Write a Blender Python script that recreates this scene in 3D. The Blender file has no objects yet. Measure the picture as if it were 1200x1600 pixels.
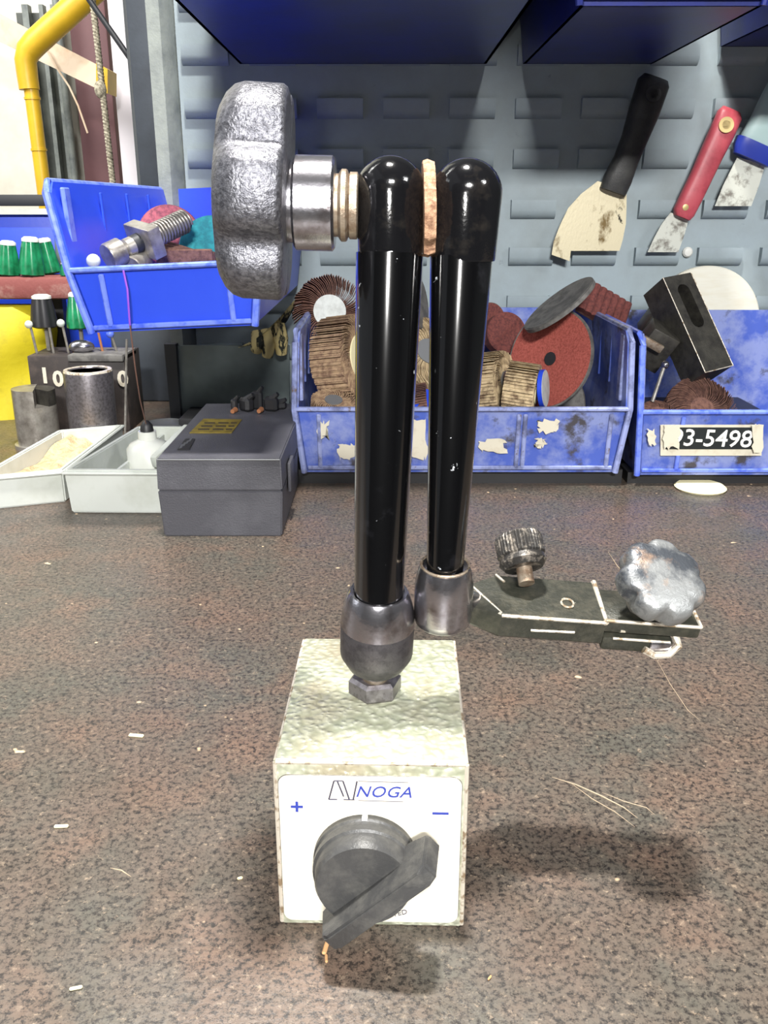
import bpy, bmesh, math, random
from mathutils import Vector, Matrix, Euler
random.seed(7)
V = Vector
PI = math.pi
sc = bpy.context.scene
COL = sc.collection

# ------------------------------------------------------------------ camera
F = 1400.0; PITCH = math.radians(18.9); CH = 0.186
cam = bpy.data.cameras.new('camera'); camo = bpy.data.objects.new('camera', cam); COL.objects.link(camo)
cam.sensor_width = 36; cam.lens = F * 36 / 1600.0; cam.clip_start = 0.01; cam.clip_end = 50
camo.location = (0, 0, CH); camo.rotation_euler = (PI / 2 - PITCH, 0, 0)
sc.camera = camo
cam.dof.use_dof = False

def ray(px, py):
    u = (px - 600) / F; v = (800 - py) / F
    c, s = math.cos(PITCH), math.sin(PITCH)
    return V((u, c + v * s, -s + v * c))
def at(px, py, Y):
    d = ray(px, py); return V((0, 0, CH)) + d * (Y / d.y)
def atz(px, py, z):
    d = ray(px, py); return V((0, 0, CH)) + d * ((z - CH) / d.z)
def pxs(n, py, Y):                       # n pixels as metres at that depth
    d = ray(600, py); return n * (Y / d.y) / F

# ------------------------------------------------------------------ world, lights, exposure
w = bpy.data.worlds.new('world'); sc.world = w; w.use_nodes = True
bg = w.node_tree.nodes['Background']; bg.inputs[0].default_value = (0.90, 0.94, 1.0, 1); bg.inputs[1].default_value = 0.15
def area(name, loc, target, sx, sy, power, col=(1, 1, 1)):
    l = bpy.data.lights.new(name, 'AREA'); l.shape = 'RECTANGLE'; l.size = sx; l.size_y = sy; l.energy = power; l.color = col
    o = bpy.data.objects.new(name, l); COL.objects.link(o); o.location = loc
    o.rotation_euler = (V(target) - V(loc)).to_track_quat('-Z', 'Y').to_euler(); return o
area('bench_tube_lamp', (-0.02, 0.315, 1.25), (-0.01, 0.24, 0), 0.10, 0.06, 31, (1.0, 0.97, 0.92))
area('workshop_ceiling_lamp', (0.10, -1.5, 1.05), (0.05, 0.7, 0.1), 0.4, 0.12, 68, (1.0, 0.99, 0.97))
area('workshop_side_lamp', (1.35, -0.55, 1.15), (0.2, 0.7, 0.1), 0.3, 0.2, 10, (0.98, 0.99, 1.0))
area('yard_daylight', (-1.7, 0.9, 1.9), (-1.6, 3.0, 0.9), 1.6, 1.2, 95, (1.0, 0.99, 0.96))
area('doorway_daylight', (-1.9, 0.2, 0.9), (0, 0.5, 0.1), 0.8, 1.2, 6, (0.93, 0.97, 1.0))
pl = bpy.data.lights.new('phone_flash', 'POINT'); pl.energy = 1.25; pl.shadow_soft_size = 0.004; pl.color = (1.0, 0.98, 0.95)
plo = bpy.data.objects.new('phone_flash', pl); COL.objects.link(plo); plo.location = (-0.012, -0.004, CH + 0.004)
sc.view_settings.view_transform = 'Standard'; sc.view_settings.look = 'None'
sc.view_settings.gamma = 1; sc.view_settings.use_curve_mapping = False; sc.view_settings.exposure = 0.0
sc.cycles.use_denoising = True

# ------------------------------------------------------------------ materials
def srgb(r, g, b):
    f = lambda c: (c / 255 / 12.92) if c / 255 <= 0.04045 else ((c / 255 + 0.055) / 1.055) ** 2.4
    return (f(r), f(g), f(b), 1)
def mat(name, col, rough=0.5, metal=0.0, col2=None, scale=60, thr=(0.45, 0.62), bump=0.0, bscale=400, coat=0.0,
        col3=None, scale3=300, thr3=(0.6, 0.66), stretch=None, emit=None, rough2=None, bdist=0.001, trans=0.0):
    m = bpy.data.materials.new(name); m.use_nodes = True
    nt = m.node_tree; N = nt.nodes; L = nt.links; b = N['Principled BSDF']
    b.inputs['Base Color'].default_value = col; b.inputs['Roughness'].default_value = rough
    b.inputs['Metallic'].default_value = metal; b.inputs['Coat Weight'].default_value = coat
    b.inputs['Coat Roughness'].default_value = 0.12
    if trans: b.inputs['Transmission Weight'].default_value = trans
    tc = N.new('ShaderNodeTexCoord'); src = tc.outputs['Object']
    if stretch:
        mp = N.new('ShaderNodeMapping'); mp.inputs['Scale'].default_value = stretch
        L.new(src, mp.inputs[0]); src = mp.outputs[0]
    def noise(s, det=5):
        n = N.new('ShaderNodeTexNoise'); n.inputs['Scale'].default_value = s; n.inputs['Detail'].default_value = det
        n.inputs['Roughness'].default_value = 0.65; L.new(src, n.inputs['Vector']); return n.outputs[0]
    def ramp(f, a, c):
        r = N.new('ShaderNodeMapRange'); r.inputs[1].default_value = a; r.inputs[2].default_value = c
        L.new(f, r.inputs[0]); return r.outputs[0]
    def mix(f, a, c):
        x = N.new('ShaderNodeMix'); x.data_type = 'RGBA'; L.new(f, x.inputs[0])
        if isinstance(a, tuple): x.inputs[6].default_value = a
        else: L.new(a, x.inputs[6])
        if isinstance(c, tuple): x.inputs[7].default_value = c
        else: L.new(c, x.inputs[7])
        return x.outputs[2]
    c = col
    if col2: 
        f = ramp(noise(scale), *thr); c = mix(f, c, col2)
        if rough2 is not None:
            r = N.new('ShaderNodeMapRange'); L.new(f, r.inputs[0]); r.inputs[3].default_value = rough; r.inputs[4].default_value = rough2
            L.new(r.outputs[0], b.inputs['Roughness'])
    if col3: c = mix(ramp(noise(scale3), *thr3), c, col3)
    if not isinstance(c, tuple): L.new(c, b.inputs['Base Color'])
    if bump:
        bp = N.new('ShaderNodeBump'); bp.inputs['Strength'].default_value = bump; bp.inputs['Distance'].default_value = bdist
        L.new(noise(bscale, 3), bp.inputs['Height']); L.new(bp.outputs[0], b.inputs['Normal'])
    if emit: b.inputs['Emission Color'].default_value = emit[0]; b.inputs['Emission Strength'].default_value = emit[1]
    return m

def bench_mat():
    m = bpy.data.materials.new('speckled_laminate'); m.use_nodes = True
    nt = m.node_tree; N = nt.nodes; L = nt.links; b = N['Principled BSDF']
    tc = N.new('ShaderNodeTexCoord')
    def noise(s, det=4, r=0.6, off=0, dist=0.0):
        mp = N.new('ShaderNodeMapping'); mp.inputs['Location'].default_value = (off, off * 1.7, 0); L.new(tc.outputs['Object'], mp.inputs[0])
        n = N.new('ShaderNodeTexNoise'); n.inputs['Scale'].default_value = s; n.inputs['Detail'].default_value = det
        n.inputs['Roughness'].default_value = r; n.inputs['Distortion'].default_value = dist; L.new(mp.outputs[0], n.inputs['Vector']); return n.outputs[0]
    def rmp(f, a, c, lo=0.0, hi=1.0):
        r = N.new('ShaderNodeMapRange'); r.inputs[1].default_value = a; r.inputs[2].default_value = c
        r.inputs[3].default_value = lo; r.inputs[4].default_value = hi; L.new(f, r.inputs[0]); return r.outputs[0]
    def mix(f, a, c):
        x = N.new('ShaderNodeMix'); x.data_type = 'RGBA'; L.new(f, x.inputs[0])
        for k, q in ((6, a), (7, c)):
            if isinstance(q, tuple): x.inputs[k].default_value = q
            else: L.new(q, x.inputs[k])
        return x.outputs[2]
    c = mix(rmp(noise(16, 5, 0.65), 0.38, 0.62), srgb(97, 83, 73), srgb(83, 80, 72))
    c = mix(rmp(noise(28, 3, 0.6, 3), 0.50, 0.72), c, srgb(108, 88, 75))
    c = mix(rmp(noise(520, 8, 0.82, 5, 0.0), 0.48, 0.57), c, srgb(38, 34, 32))
    c = mix(rmp(noise(340, 7, 0.8, 9), 0.56, 0.68, 0, 0.75), c, srgb(158, 140, 120))
    c = mix(rmp(noise(150, 7, 0.8, 13), 0.56, 0.68, 0, 0.9), c, srgb(36, 37, 35))
    c = mix(rmp(noise(95, 2, 0.5, 21), 0.735, 0.76), c, srgb(205, 178, 145))
    L.new(c, b.inputs['Base Color'])
    L.new(rmp(noise(40, 4, 0.6, 2), 0.3, 0.7, 0.30, 0.46), b.inputs['Roughness'])
    bp = N.new('ShaderNodeBump'); bp.inputs['Strength'].default_value = 0.18; bp.inputs['Distance'].default_value = 0.0006
    L.new(noise(380, 4, 0.7, 5), bp.inputs['Height']); L.new(bp.outputs[0], b.inputs['Normal'])
    return m

def hammer_mat():
    m = bpy.data.materials.new('hammered_green_paint'); m.use_nodes = True
    nt = m.node_tree; N = nt.nodes; L = nt.links; b = N['Principled BSDF']
    tc = N.new('ShaderNodeTexCoord')
    n0 = N.new('ShaderNodeTexNoise'); n0.inputs['Scale'].default_value = 300; L.new(tc.outputs['Object'], n0.inputs['Vector'])
    vo = N.new('ShaderNodeTexVoronoi'); vo.feature = 'SMOOTH_F1'; vo.inputs['Scale'].default_value = 560
    mx = N.new('ShaderNodeMix'); mx.data_type = 'VECTOR'; mx.inputs[0].default_value = 0.0016
    L.new(tc.outputs['Object'], mx.inputs[4]); L.new(n0.outputs[1], mx.inputs[5]); L.new(mx.outputs[1], vo.inputs['Vector'])
    r = N.new('ShaderNodeValToRGB'); L.new(vo.outputs['Distance'], r.inputs[0])
    r.color_ramp.elements[0].position = 0.05; r.color_ramp.elements[0].color = srgb(216, 218, 198)
    r.color_ramp.elements[1].position = 0.62; r.color_ramp.elements[1].color = srgb(168, 172, 148)
    n2 = N.new('ShaderNodeTexNoise'); n2.inputs['Scale'].default_value = 40; n2.inputs['Detail'].default_value = 4; L.new(tc.outputs['Object'], n2.inputs['Vector'])
    mr = N.new('ShaderNodeMapRange'); mr.inputs[1].default_value = 0.5; mr.inputs[2].default_value = 0.75; L.new(n2.outputs[0], mr.inputs[0])
    m2 = N.new('ShaderNodeMix'); m2.data_type = 'RGBA'; L.new(mr.outputs[0], m2.inputs[0]); L.new(r.outputs[0], m2.inputs[6]); m2.inputs[7].default_value = srgb(176, 164, 138)
    L.new(m2.outputs[2], b.inputs['Base Color'])
    b.inputs['Roughness'].default_value = 0.30; b.inputs['Metallic'].default_value = 0.25
    bp = N.new('ShaderNodeBump'); bp.inputs['Strength'].default_value = 0.8; bp.inputs['Distance'].default_value = 0.0009; bp.invert = True
    L.new(vo.outputs['Distance'], bp.inputs['Height']); L.new(bp.outputs[0], b.inputs['Normal'])
    return m

M = dict(
    bench=bench_mat(), hammer=hammer_mat(),
    bare_edge=mat('bare_worn_edge', srgb(214, 206, 190), 0.35, 0.3, srgb(150, 130, 105), 300, (0.5, 0.6)),
    label=mat('cream_label_metal', srgb(232, 226, 208), 0.38, 0.0, srgb(214, 200, 174), 60, (0.5, 0.75)),
    ink=mat('blue_ink', srgb(50, 66, 160), 0.5), greyink=mat('grey_ink', srgb(64, 62, 84), 0.5),
    blackp=mat('dark_grey_plastic', srgb(62, 62, 62), 0.42, 0, srgb(84, 83, 80), 180, (0.45, 0.7), 0.15, 900),
    gloss=mat('gloss_black_enamel', (0.0025, 0.0025, 0.0029, 1), 0.14, 0, srgb(38, 38, 42), 60, (0.6, 0.8), 0, col3=srgb(215, 220, 225), scale3=210, thr3=(0.68, 0.69), coat=1.0),
    cap=mat('black_lacquered_cap', (0.006, 0.006, 0.007, 1), 0.11, 0, srgb(40, 37, 34), 140, (0.55, 0.75), 0.05, 900),
    chrome=mat('worn_chrome', srgb(176, 174, 180), 0.22, 0.95, srgb(120, 112, 112), 120, (0.5, 0.7), 0.06, 700),
    chromed=mat('dull_grey_steel', srgb(128, 124, 128), 0.36, 0.75, srgb(104, 100, 102), 500, (0.45, 0.6), 0.1, 1500),
    steel=mat('machined_steel', srgb(164, 160, 152), 0.32, 0.55, srgb(110, 104, 98), 90, (0.4, 0.7), 0.1, 700),
    gunmetal=mat('gunmetal', srgb(98, 96, 100), 0.42, 0.75, srgb(82, 80, 84), 400, (0.45, 0.6), 0.15, 1600),
    rusty=mat('rusty_steel', srgb(168, 154, 136), 0.42, 0.6, srgb(134, 112, 92), 260, (0.45, 0.65), 0.2, 900),
    knob=mat('speckled_cast_knob', srgb(126, 126, 132), 0.36, 0.7, srgb(82, 82, 88), 900, (0.40, 0.62), 0.5, 1300, bdist=0.0006),
    knob_silver=mat('worn_silver_knob', srgb(146, 148, 148), 0.40, 0.5, srgb(78, 82, 88), 80, (0.46, 0.60), 0.3, 500, col3=srgb(196, 160, 130), scale3=60, thr3=(0.6, 0.8)),
    gasket=mat('frayed_tan_gasket', srgb(196, 156, 124), 0.8, 0, srgb(140, 104, 80), 500, (0.4, 0.6), 0.6, 900),
    holder=mat('olive_black_paint', srgb(50, 51, 44), 0.38, 0.1, srgb(74, 72, 62), 220, (0.45, 0.7), 0.2, 800, col3=srgb(205, 198, 180), scale3=170, thr3=(0.69, 0.71)),
    knurl=mat('dark_knurled_steel', srgb(58, 56, 54), 0.42, 0.5, srgb(140, 132, 122), 500, (0.5, 0.65), 0.2, 900),
    panel=mat('blue_grey_panel_paint', srgb(142, 155, 161), 0.52, 0, srgb(128, 138, 140), 14, (0.4, 0.7), 0.10, 500, col3=srgb(96, 106, 108), scale3=90, thr3=(0.68, 0.76)),
    upright=mat('grey_green_upright', srgb(136, 142, 136), 0.5, 0, srgb(98, 104, 104), 30, (0.4, 0.7), 0.2, 400),
    darkslab=mat('dark_slate_paint', srgb(62, 68, 76), 0.5, 0, srgb(50, 54, 60), 20, (0.4, 0.7), 0.1, 300),
    blue=mat('bright_blue_plastic', srgb(36, 70, 206), 0.36, 0, srgb(42, 76, 212), 20, (0.3, 0.7), 0.05, 300),
    bluehi=mat('scuffed_blue_edge', srgb(112, 134, 224), 0.4, 0, srgb(60, 88, 210), 120, (0.45, 0.65)),
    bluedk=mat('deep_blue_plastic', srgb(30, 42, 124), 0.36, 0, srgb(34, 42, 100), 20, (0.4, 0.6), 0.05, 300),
    bluedirty=mat('grimy_blue_plastic', srgb(70, 92, 176), 0.42, 0, srgb(126, 138, 188), 34, (0.42, 0.58), 0.1, 400, col3=srgb(66, 64, 70), scale3=45, thr3=(0.56, 0.66)),
    bluedirtyhi=mat('grimy_blue_rim', srgb(140, 150, 196), 0.45, 0, srgb(90, 96, 130), 90, (0.45, 0.65), col3=srgb(100, 86, 80), scale3=160, thr3=(0.6, 0.7)),
    paper=mat('torn_paper', srgb(208, 202, 184), 0.8, 0, srgb(190, 180, 158), 90, (0.5, 0.7)),
    blacklabel=mat('black_label_tape', srgb(26, 32, 34), 0.5), whitep=mat('white_print', srgb(240, 240, 236), 0.6),
    flap=mat('tan_abrasive_flaps', srgb(176, 148, 116), 0.85, 0, srgb(120, 92, 74), 240, (0.4, 0.65), 0.4, 1200),
    flapb=mat('brown_abrasive_flaps', srgb(132, 96, 82), 0.9, 0, srgb(90, 62, 56), 300, (0.4, 0.65), 0.4, 1200),
    flapy=mat('straw_abrasive_flaps', srgb(200, 178, 140), 0.85, 0, srgb(110, 88, 66), 160, (0.45, 0.65), 0.4, 1200),
    maroonab=mat('maroon_abrasive', srgb(116, 62, 56), 0.9, 0, srgb(80, 42, 42), 500, (0.4, 0.65), 0.6, 1400),
    redab=mat('brick_red_grit', srgb(178, 92, 80), 0.9, 0, srgb(138, 62, 54), 700, (0.4, 0.65), 0.8, 1600),
    greydisc=mat('grey_disc_backing', srgb(110, 108, 104), 0.7, 0, srgb(80, 78, 76), 120, (0.4, 0.6), 0.2, 700),
    paledisc=mat('pale_hub_card', srgb(196, 200, 196), 0.6, 0, srgb(170, 172, 168), 160, (0.4, 0.7)),
    cream=mat('cream_board', srgb(232, 222, 180), 0.7), hubsteel=mat('hub_grey', srgb(128, 130, 132), 0.5, 0.4),
    ivory=mat('ivory_polished_wheel', srgb(214, 212, 198), 0.45, 0.1, srgb(206, 200, 180), 24, (0.45, 0.7), stretch=(1, 1, 6)),
    blacksteel=mat('blackened_steel', srgb(70, 68, 62), 0.42, 0.35, srgb(48, 46, 44), 120, (0.4, 0.65), 0.2, 900),
    dark=mat('black_clutter_plastic', srgb(30, 30, 32), 0.5), copper=mat('copper_tip', srgb(190, 128, 90), 0.4, 0.5),
    box=mat('charcoal_textured_plastic', srgb(70, 70, 76), 0.5, 0, srgb(84, 84, 90), 30, (0.45, 0.7), 0.3, 1100),
    gold=mat('gold_foil_label', srgb(158, 138, 60), 0.4, 0.3, srgb(120, 104, 44), 120, (0.4, 0.6)), goldtx=mat('dark_label_print', srgb(60, 50, 26), 0.6),
    white=mat('off_white_plastic', srgb(196, 200, 194), 0.45, 0, srgb(178, 182, 172), 25, (0.45, 0.7), 0.03, 500),
    powder=mat('tan_powder', srgb(206, 184, 144), 0.9, 0, srgb(170, 146, 110), 120, (0.45, 0.65), 0.8, 300, bdist=0.003),
    clear=mat('cloudy_bottle_plastic', srgb(206, 208, 200), 0.25, 0), 
    ring=mat('grey_knurled_ring', srgb(120, 122, 124), 0.4, 0.6),
    yellow=mat('yellow_tarp', srgb(196, 180, 26), 0.6, 0, srgb(150, 136, 30), 30, (0.5, 0.75), 0.2, 200),
    pipe=mat('yellow_gas_pipe_paint', srgb(228, 184, 44), 0.4, 0, srgb(200, 160, 40), 8, (0.4, 0.7), 0, stretch=(1, 1, 1)),
    beam=mat('pale_timber', srgb(226, 206, 182), 0.7, 0, srgb(198, 160, 120), 8, (0.45, 0.7), 0.1, 60),
    facade=mat('whitewashed_facade', srgb(238, 236, 222), 0.8, 0, srgb(206, 200, 182), 3, (0.45, 0.75), 0.1, 30),
    facadedk=mat('dark_glass_strip', srgb(84, 88, 80), 0.4, 0, srgb(50, 54, 50), 8, (0.4, 0.7)),
    maroon=mat('maroon_painted_board', srgb(112, 74, 76), 0.6, 0, srgb(96, 62, 66), 5, (0.4, 0.7)),
    lilac=mat('white_painted_post', srgb(246, 240, 246), 0.6), rope=mat('hemp_rope', srgb(190, 182, 160), 0.9, 0, srgb(120, 112, 96), 200, (0.4, 0.6)),
    blackbar=mat('black_painted_bar', srgb(40, 42, 46), 0.5), concrete=mat('concrete', srgb(120, 118, 112), 0.8, 0, srgb(100, 98, 94), 4),
    greenp=mat('green_handle_plastic', srgb(30, 128, 84), 0.28, 0, srgb(16, 84, 50), 90, (0.4, 0.65)), greyp=mat('grey_handle_plastic', srgb(110, 122, 116), 0.35),
    tip=mat('pale_handle_cap', srgb(206, 206, 200), 0.4), rack=mat('dusty_maroon_rack', srgb(128, 70, 66), 0.8, 0, srgb(156, 120, 110), 60, (0.5, 0.7), 0.4, 300),
    block=mat('brown_black_block', srgb(52, 46, 44), 0.6, 0, srgb(80, 70, 64), 40, (0.5, 0.7)),
    scraperblk=mat('black_rubber_handle', srgb(54, 54, 52), 0.5, 0, srgb(42, 42, 42), 100, (0.4, 0.6), 0.2, 900),
    scraperred=mat('red_handle', srgb(178, 76, 86), 0.45, 0, srgb(156, 58, 70), 90, (0.45, 0.7), 0.1, 700),
    blade=mat('stained_blade', srgb(206, 196, 166), 0.4, 0.35, srgb(110, 90, 52), 50, (0.56, 0.66), 0.1, 500, stretch=(1, 1, 0.6), col3=srgb(40, 34, 26), scale3=90, thr3=(0.66, 0.7)),
    blade2=mat('paint_specked_blade', srgb(196, 198, 188), 0.4, 0.3, srgb(120, 116, 108), 120, (0.5, 0.66), 0.1, 500),
    teal=mat('pale_teal_handle', srgb(168, 192, 190), 0.45), bluecap=mat('navy_ferrule', srgb(38, 56, 150), 0.4),
    brass=mat('brass_eyelet', srgb(206, 184, 130), 0.35, 0.6), pink=mat('pink_abrasive_roll', srgb(190, 104, 116), 0.9, 0, srgb(140, 78, 92), 400, (0.4, 0.6), 0.5, 1500),
    tealdisc=mat('teal_scouring_disc', srgb(44, 150, 156), 0.8, 0, srgb(34, 120, 130), 200, (0.4, 0.6), 0.4, 900),
    thread=mat('purple_thread', srgb(150, 84, 214), 0.6), threadb=mat('brown_thread', srgb(124, 92, 80), 0.7),
    plate=mat('dark_grey_plate_steel', srgb(112, 122, 122), 0.32, 0.5, srgb(70, 78, 78), 8, (0.4, 0.7), 0.05, 300),
    stripe=mat('tan_cloth', srgb(206, 188, 130), 0.85, 0, srgb(40, 42, 34), 90, (0.5, 0.56), 0.3, 500, stretch=(1.6, 1, 0.5)),
    wallp=mat('workshop_wall_paint', srgb(70, 74, 76), 0.8), cork=mat('orange_flake', srgb(206, 160, 112), 0.8),
    scratch=mat('pale_scratch', srgb(168, 150, 126), 0.6),
)

for k_ in ('gloss', 'cap'):
    b_ = M[k_].node_tree.nodes['Principled BSDF']; b_.inputs['Specular IOR Level'].default_value = 0.9
b_ = M['gloss'].node_tree.nodes['Principled BSDF']; b_.inputs['Coat Roughness'].default_value = 0.10

# ------------------------------------------------------------------ helpers
ORG = {}
def empty(name, loc, label, cat, group=None, rot=(0, 0, 0)):
    o = bpy.data.objects.new(name, None); COL.objects.link(o); o.location = loc; o.rotation_euler = rot
    o.empty_display_size = 0.01
    o['label'] = label; o['category'] = cat
    if group: o['group'] = group
    ORG[o.name] = V(loc); return o
def obj(name, bm, m, parent=None, label=None, cat=None, group=None, kind=None, ang=35, local=False, origin=None):
    if not local:
        org = ORG[parent.name] if parent is not None else (V(origin) if origin is not None else V((0, 0, 0)))
        bm.transform(Matrix.Translation(-org))
    else: org = ORG[parent.name] if parent is not None else V((0, 0, 0))
    bmesh.ops.recalc_face_normals(bm, faces=bm.faces)
    me = bpy.data.meshes.new(name); bm.to_mesh(me); bm.free()
    me.materials.append(M[m] if isinstance(m, str) else m)
    me.shade_smooth(); me.set_sharp_from_angle(angle=math.radians(ang))
    o = bpy.data.objects.new(name, me); COL.objects.link(o)
    if parent is not None: o.parent = parent
    elif origin is not None and not local: o.location = origin
    ORG[o.name] = org
    if label: o['label'] = label
    if cat: o['category'] = cat
    if group: o['group'] = group
    if kind: o['kind'] = kind
    return o
def B(): return bmesh.new()
def frame(z, x=None):
    z = V(z).normalized(); x = V(x) if x is not None else (V((1, 0, 0)) if abs(z.x) < 0.9 else V((0, 1, 0)))
    y = z.cross(x).normalized(); x = y.cross(z).normalized()
    return Matrix((x, y, z)).transposed()
def box(bm, c, s, R=None, bev=0.0, seg=2):
    r = bmesh.ops.create_cube(bm, size=1); vs = r['verts']
    Mx = Matrix.Translation(V(c)) @ (R.to_4x4() if R is not None else Matrix.Identity(4)) @ Matrix.Diagonal((*s, 1))
    bmesh.ops.transform(bm, matrix=Mx, verts=vs)
    if bev:
        es = list({e for v in vs for e in v.link_edges})
        bmesh.ops.bevel(bm, geom=es, offset=bev, segments=seg, profile=0.5, affect='EDGES')
def boxpp(bm, a, b, bev=0.0):
    a, b = V(a), V(b); box(bm, (a + b) / 2, [abs(q) for q in (b - a)], None, bev)
def prism(bm, pts, vec):
    vec = V(vec); a = [bm.verts.new(p) for p in pts]; b = [bm.verts.new(V(p) + vec) for p in pts]; n = len(pts)
    bm.faces.new(a); bm.faces.new(list(reversed(b)))
    for i in range(n): bm.faces.new((a[i], b[i], b[(i + 1) % n], a[(i + 1) % n]))
def lathe(bm, prof, p0, axis, seg=40, x=None, star=None, ang0=0.0):
    """prof: (r,h) pairs along axis from p0; star(theta, r, h) -> r"""
    R = frame(axis, x); p0 = V(p0); rings = []
    for r, h in prof:
        if r < 1e-6: rings.append([bm.verts.new(p0 + R @ V((0, 0, h)))]); continue
        ring = []
        for i in range(seg):
            t = ang0 + 2 * PI * i / seg; rr = star(t, r, h) if star else r
            ring.append(bm.verts.new(p0 + R @ V((rr * math.cos(t), rr * math.sin(t), h))))
        rings.append(ring)
    for a, b in zip(rings, rings[1:]):
        for i in range(seg):
            j = (i + 1) % seg
            if len(a) == 1 and len(b) == 1: break
            if len(a) == 1: bm.faces.new((a[0], b[i], b[j]))
            elif len(b) == 1: bm.faces.new((a[i], b[0], a[j]))
            else: bm.faces.new((a[i], b[i], b[j], a[j]))
    for r in (rings[0], rings[-1]):
        if len(r) > 2:
            try: bm.faces.new(r)
            except Exception: pass
def cyl(bm, a, b, r0, r1=None, seg=24, bev=0.0):
    a, b = V(a), V(b); r1 = r0 if r1 is None else r1; h = (b - a).length
    prof = [(r0, 0), (r1, h)] if not bev else [(r0 - bev, 0), (r0, bev), (r1, h - bev), (r1 - bev, h)]
    lathe(bm, prof, a, b - a, seg)
def tube(bm, pts, r, seg=8):
    pts = [V(p) for p in pts]; rings = []
    for i, p in enumerate(pts):
        d = (pts[min(i + 1, len(pts) - 1)] - pts[max(i - 1, 0)])
        R = frame(d, V((0, 1, 0)) if abs(d.normalized().y) < 0.9 else V((1, 0, 0)))
        rr = r[i] if isinstance(r, (list, tuple)) else r
        rings.append([bm.verts.new(p + R @ V((rr * math.cos(2 * PI * k / seg), rr * math.sin(2 * PI * k / seg), 0))) for k in range(seg)])
    for a, b in zip(rings, rings[1:]):
        for k in range(seg): bm.faces.new((a[k], b[k], b[(k + 1) % seg], a[(k + 1) % seg]))
    bm.faces.new(rings[0]); bm.faces.new(rings[-1])
def loft(bm, secs, seg=20, pw=2.6):
    """secs: (center, side_vec, thick_vec) superelliptic sections"""
    rings = []
    for c, s, t in secs:
        c, s, t = V(c), V(s), V(t); ring = []
        for k in range(seg):
            a = 2 * PI * k / seg; ca, sa = math.cos(a), math.sin(a)
            ring.append(bm.verts.new(c + s * (math.copysign(abs(ca) ** (2 / pw), ca)) + t * (math.copysign(abs(sa) ** (2 / pw), sa))))
        rings.append(ring)
    for a, b in zip(rings, rings[1:]):
        for k in range(seg): bm.faces.new((a[k], b[k], b[(k + 1) % seg], a[(k + 1) % seg]))
    bm.faces.new(rings[0]); bm.faces.new(rings[-1])
def ball(bm, c, r, seg=24, sc3=(1, 1, 1)):
    rr = bmesh.ops.create_uvsphere(bm, u_segments=seg, v_segments=seg // 2, radius=r)
    bmesh.ops.transform(bm, matrix=Matrix.Translation(V(c)) @ Matrix.Diagonal((*sc3, 1)), verts=rr['verts'])
def text_bm(body, size, Mx, depth=0.00015, bold=0.0, shear=0.0, spacing=1.0, align='CENTER'):
    cu = bpy.data.curves.new('t', 'FONT'); cu.body = body; cu.size = size; cu.extrude = depth; cu.offset = bold; cu.shear = shear
    cu.align_x = align; cu.align_y = 'CENTER'; cu.space_character = spacing; cu.resolution_u = 3
    o = bpy.data.objects.new('t', cu); COL.objects.link(o)
    dg = bpy.context.evaluated_depsgraph_get(); me = bpy.data.meshes.new_from_object(o.evaluated_get(dg))
    bm = B(); bm.from_mesh(me); bpy.data.objects.remove(o); bpy.data.curves.remove(cu); bpy.data.meshes.remove(me)
    bm.transform(Mx); return bm
FRONT = Matrix(((1, 0, 0), (0, 0, -1), (0, 1, 0))).to_4x4()   # text plane facing -Y

# ------------------------------------------------------------------ the setting
def struct(name, bm, m, ang=35): return obj(name, bm, m, kind='structure', ang=ang)
bm = B(); boxpp(bm, (-4, -2.6, -0.95), (2.6, 4.0, -0.90)); struct('floor', bm, 'concrete')
bm = B(); boxpp(bm, (-1.4, -2.6, 2.60), (2.6, 1.6, 2.65)); struct('ceiling', bm, 'wallp')
bm = B(); boxpp(bm, (2.55, -2.6, -0.9), (2.6, 1.6, 2.6)); struct('wall_right', bm, 'wallp')
bm = B(); boxpp(bm, (-4, -2.65, -0.9), (2.6, -2.6, 2.6)); struct('wall_front', bm, 'wallp')
bm = B(); boxpp(bm, (-0.40, 1.55, -0.9), (2.6, 1.6, 2.6)); struct('wall_back', bm, 'wallp')
bm = B(); boxpp(bm, (-4, 3.0, -0.9), (0.5, 3.06, 3.4)); struct('wall_far', bm, 'facade')

# ------------------------------------------------------------------ workbench
t = empty('workbench', (0, 0.3, 0), 'dark brown speckled laminate workbench top under everything', 'workbench')
bm = B(); boxpp(bm, (-1.3, 0.02, -0.03), (0.8, 1.0, 0.0), 0.002); obj('worktop', bm, 'bench', t)
bm = B(); boxpp(bm, (-1.28, 0.05, -0.10), (0.78, 0.08, -0.03)); boxpp(bm, (-1.28, 0.95, -0.10), (0.78, 0.98, -0.03)); obj('apron', bm, 'darkslab', t)
for x in (-1.25, 0.75):
    for y in (0.08, 0.94):
        bm = B(); boxpp(bm, (x - 0.03, y - 0.03, -0.90), (x + 0.03, y + 0.03, -0.03)); obj('leg', bm, 'darkslab', t)
def scratch(pts, w0):
    bm = B()
    pts = [atz(x, y, 0.0001) for x, y in pts]
    tube(bm, pts, [w0 * (0.3 + math.sin(PI * i / (len(pts) - 1))) for i in range(len(pts))], 5)
    obj('scratch', bm, 'scratch', t)
scratch([(862, 1214), (900, 1226), (940, 1244), (975, 1262), (996, 1278)], 0.00022)
scratch([(890, 1222), (925, 1248), (960, 1268), (992, 1292)], 0.00014)
scratch([(940, 1238), (975, 1252), (1010, 1262), (1022, 1272)], 0.00014)
scratch([(1020, 1020), (1048, 1070), (1075, 1110), (1094, 1126)], 0.00012)
scratch([(950, 862), (965, 885), (985, 905)], 0.0002)
scratch([(172, 1356), (190, 1360), (205, 1370)], 0.0002)

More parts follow.
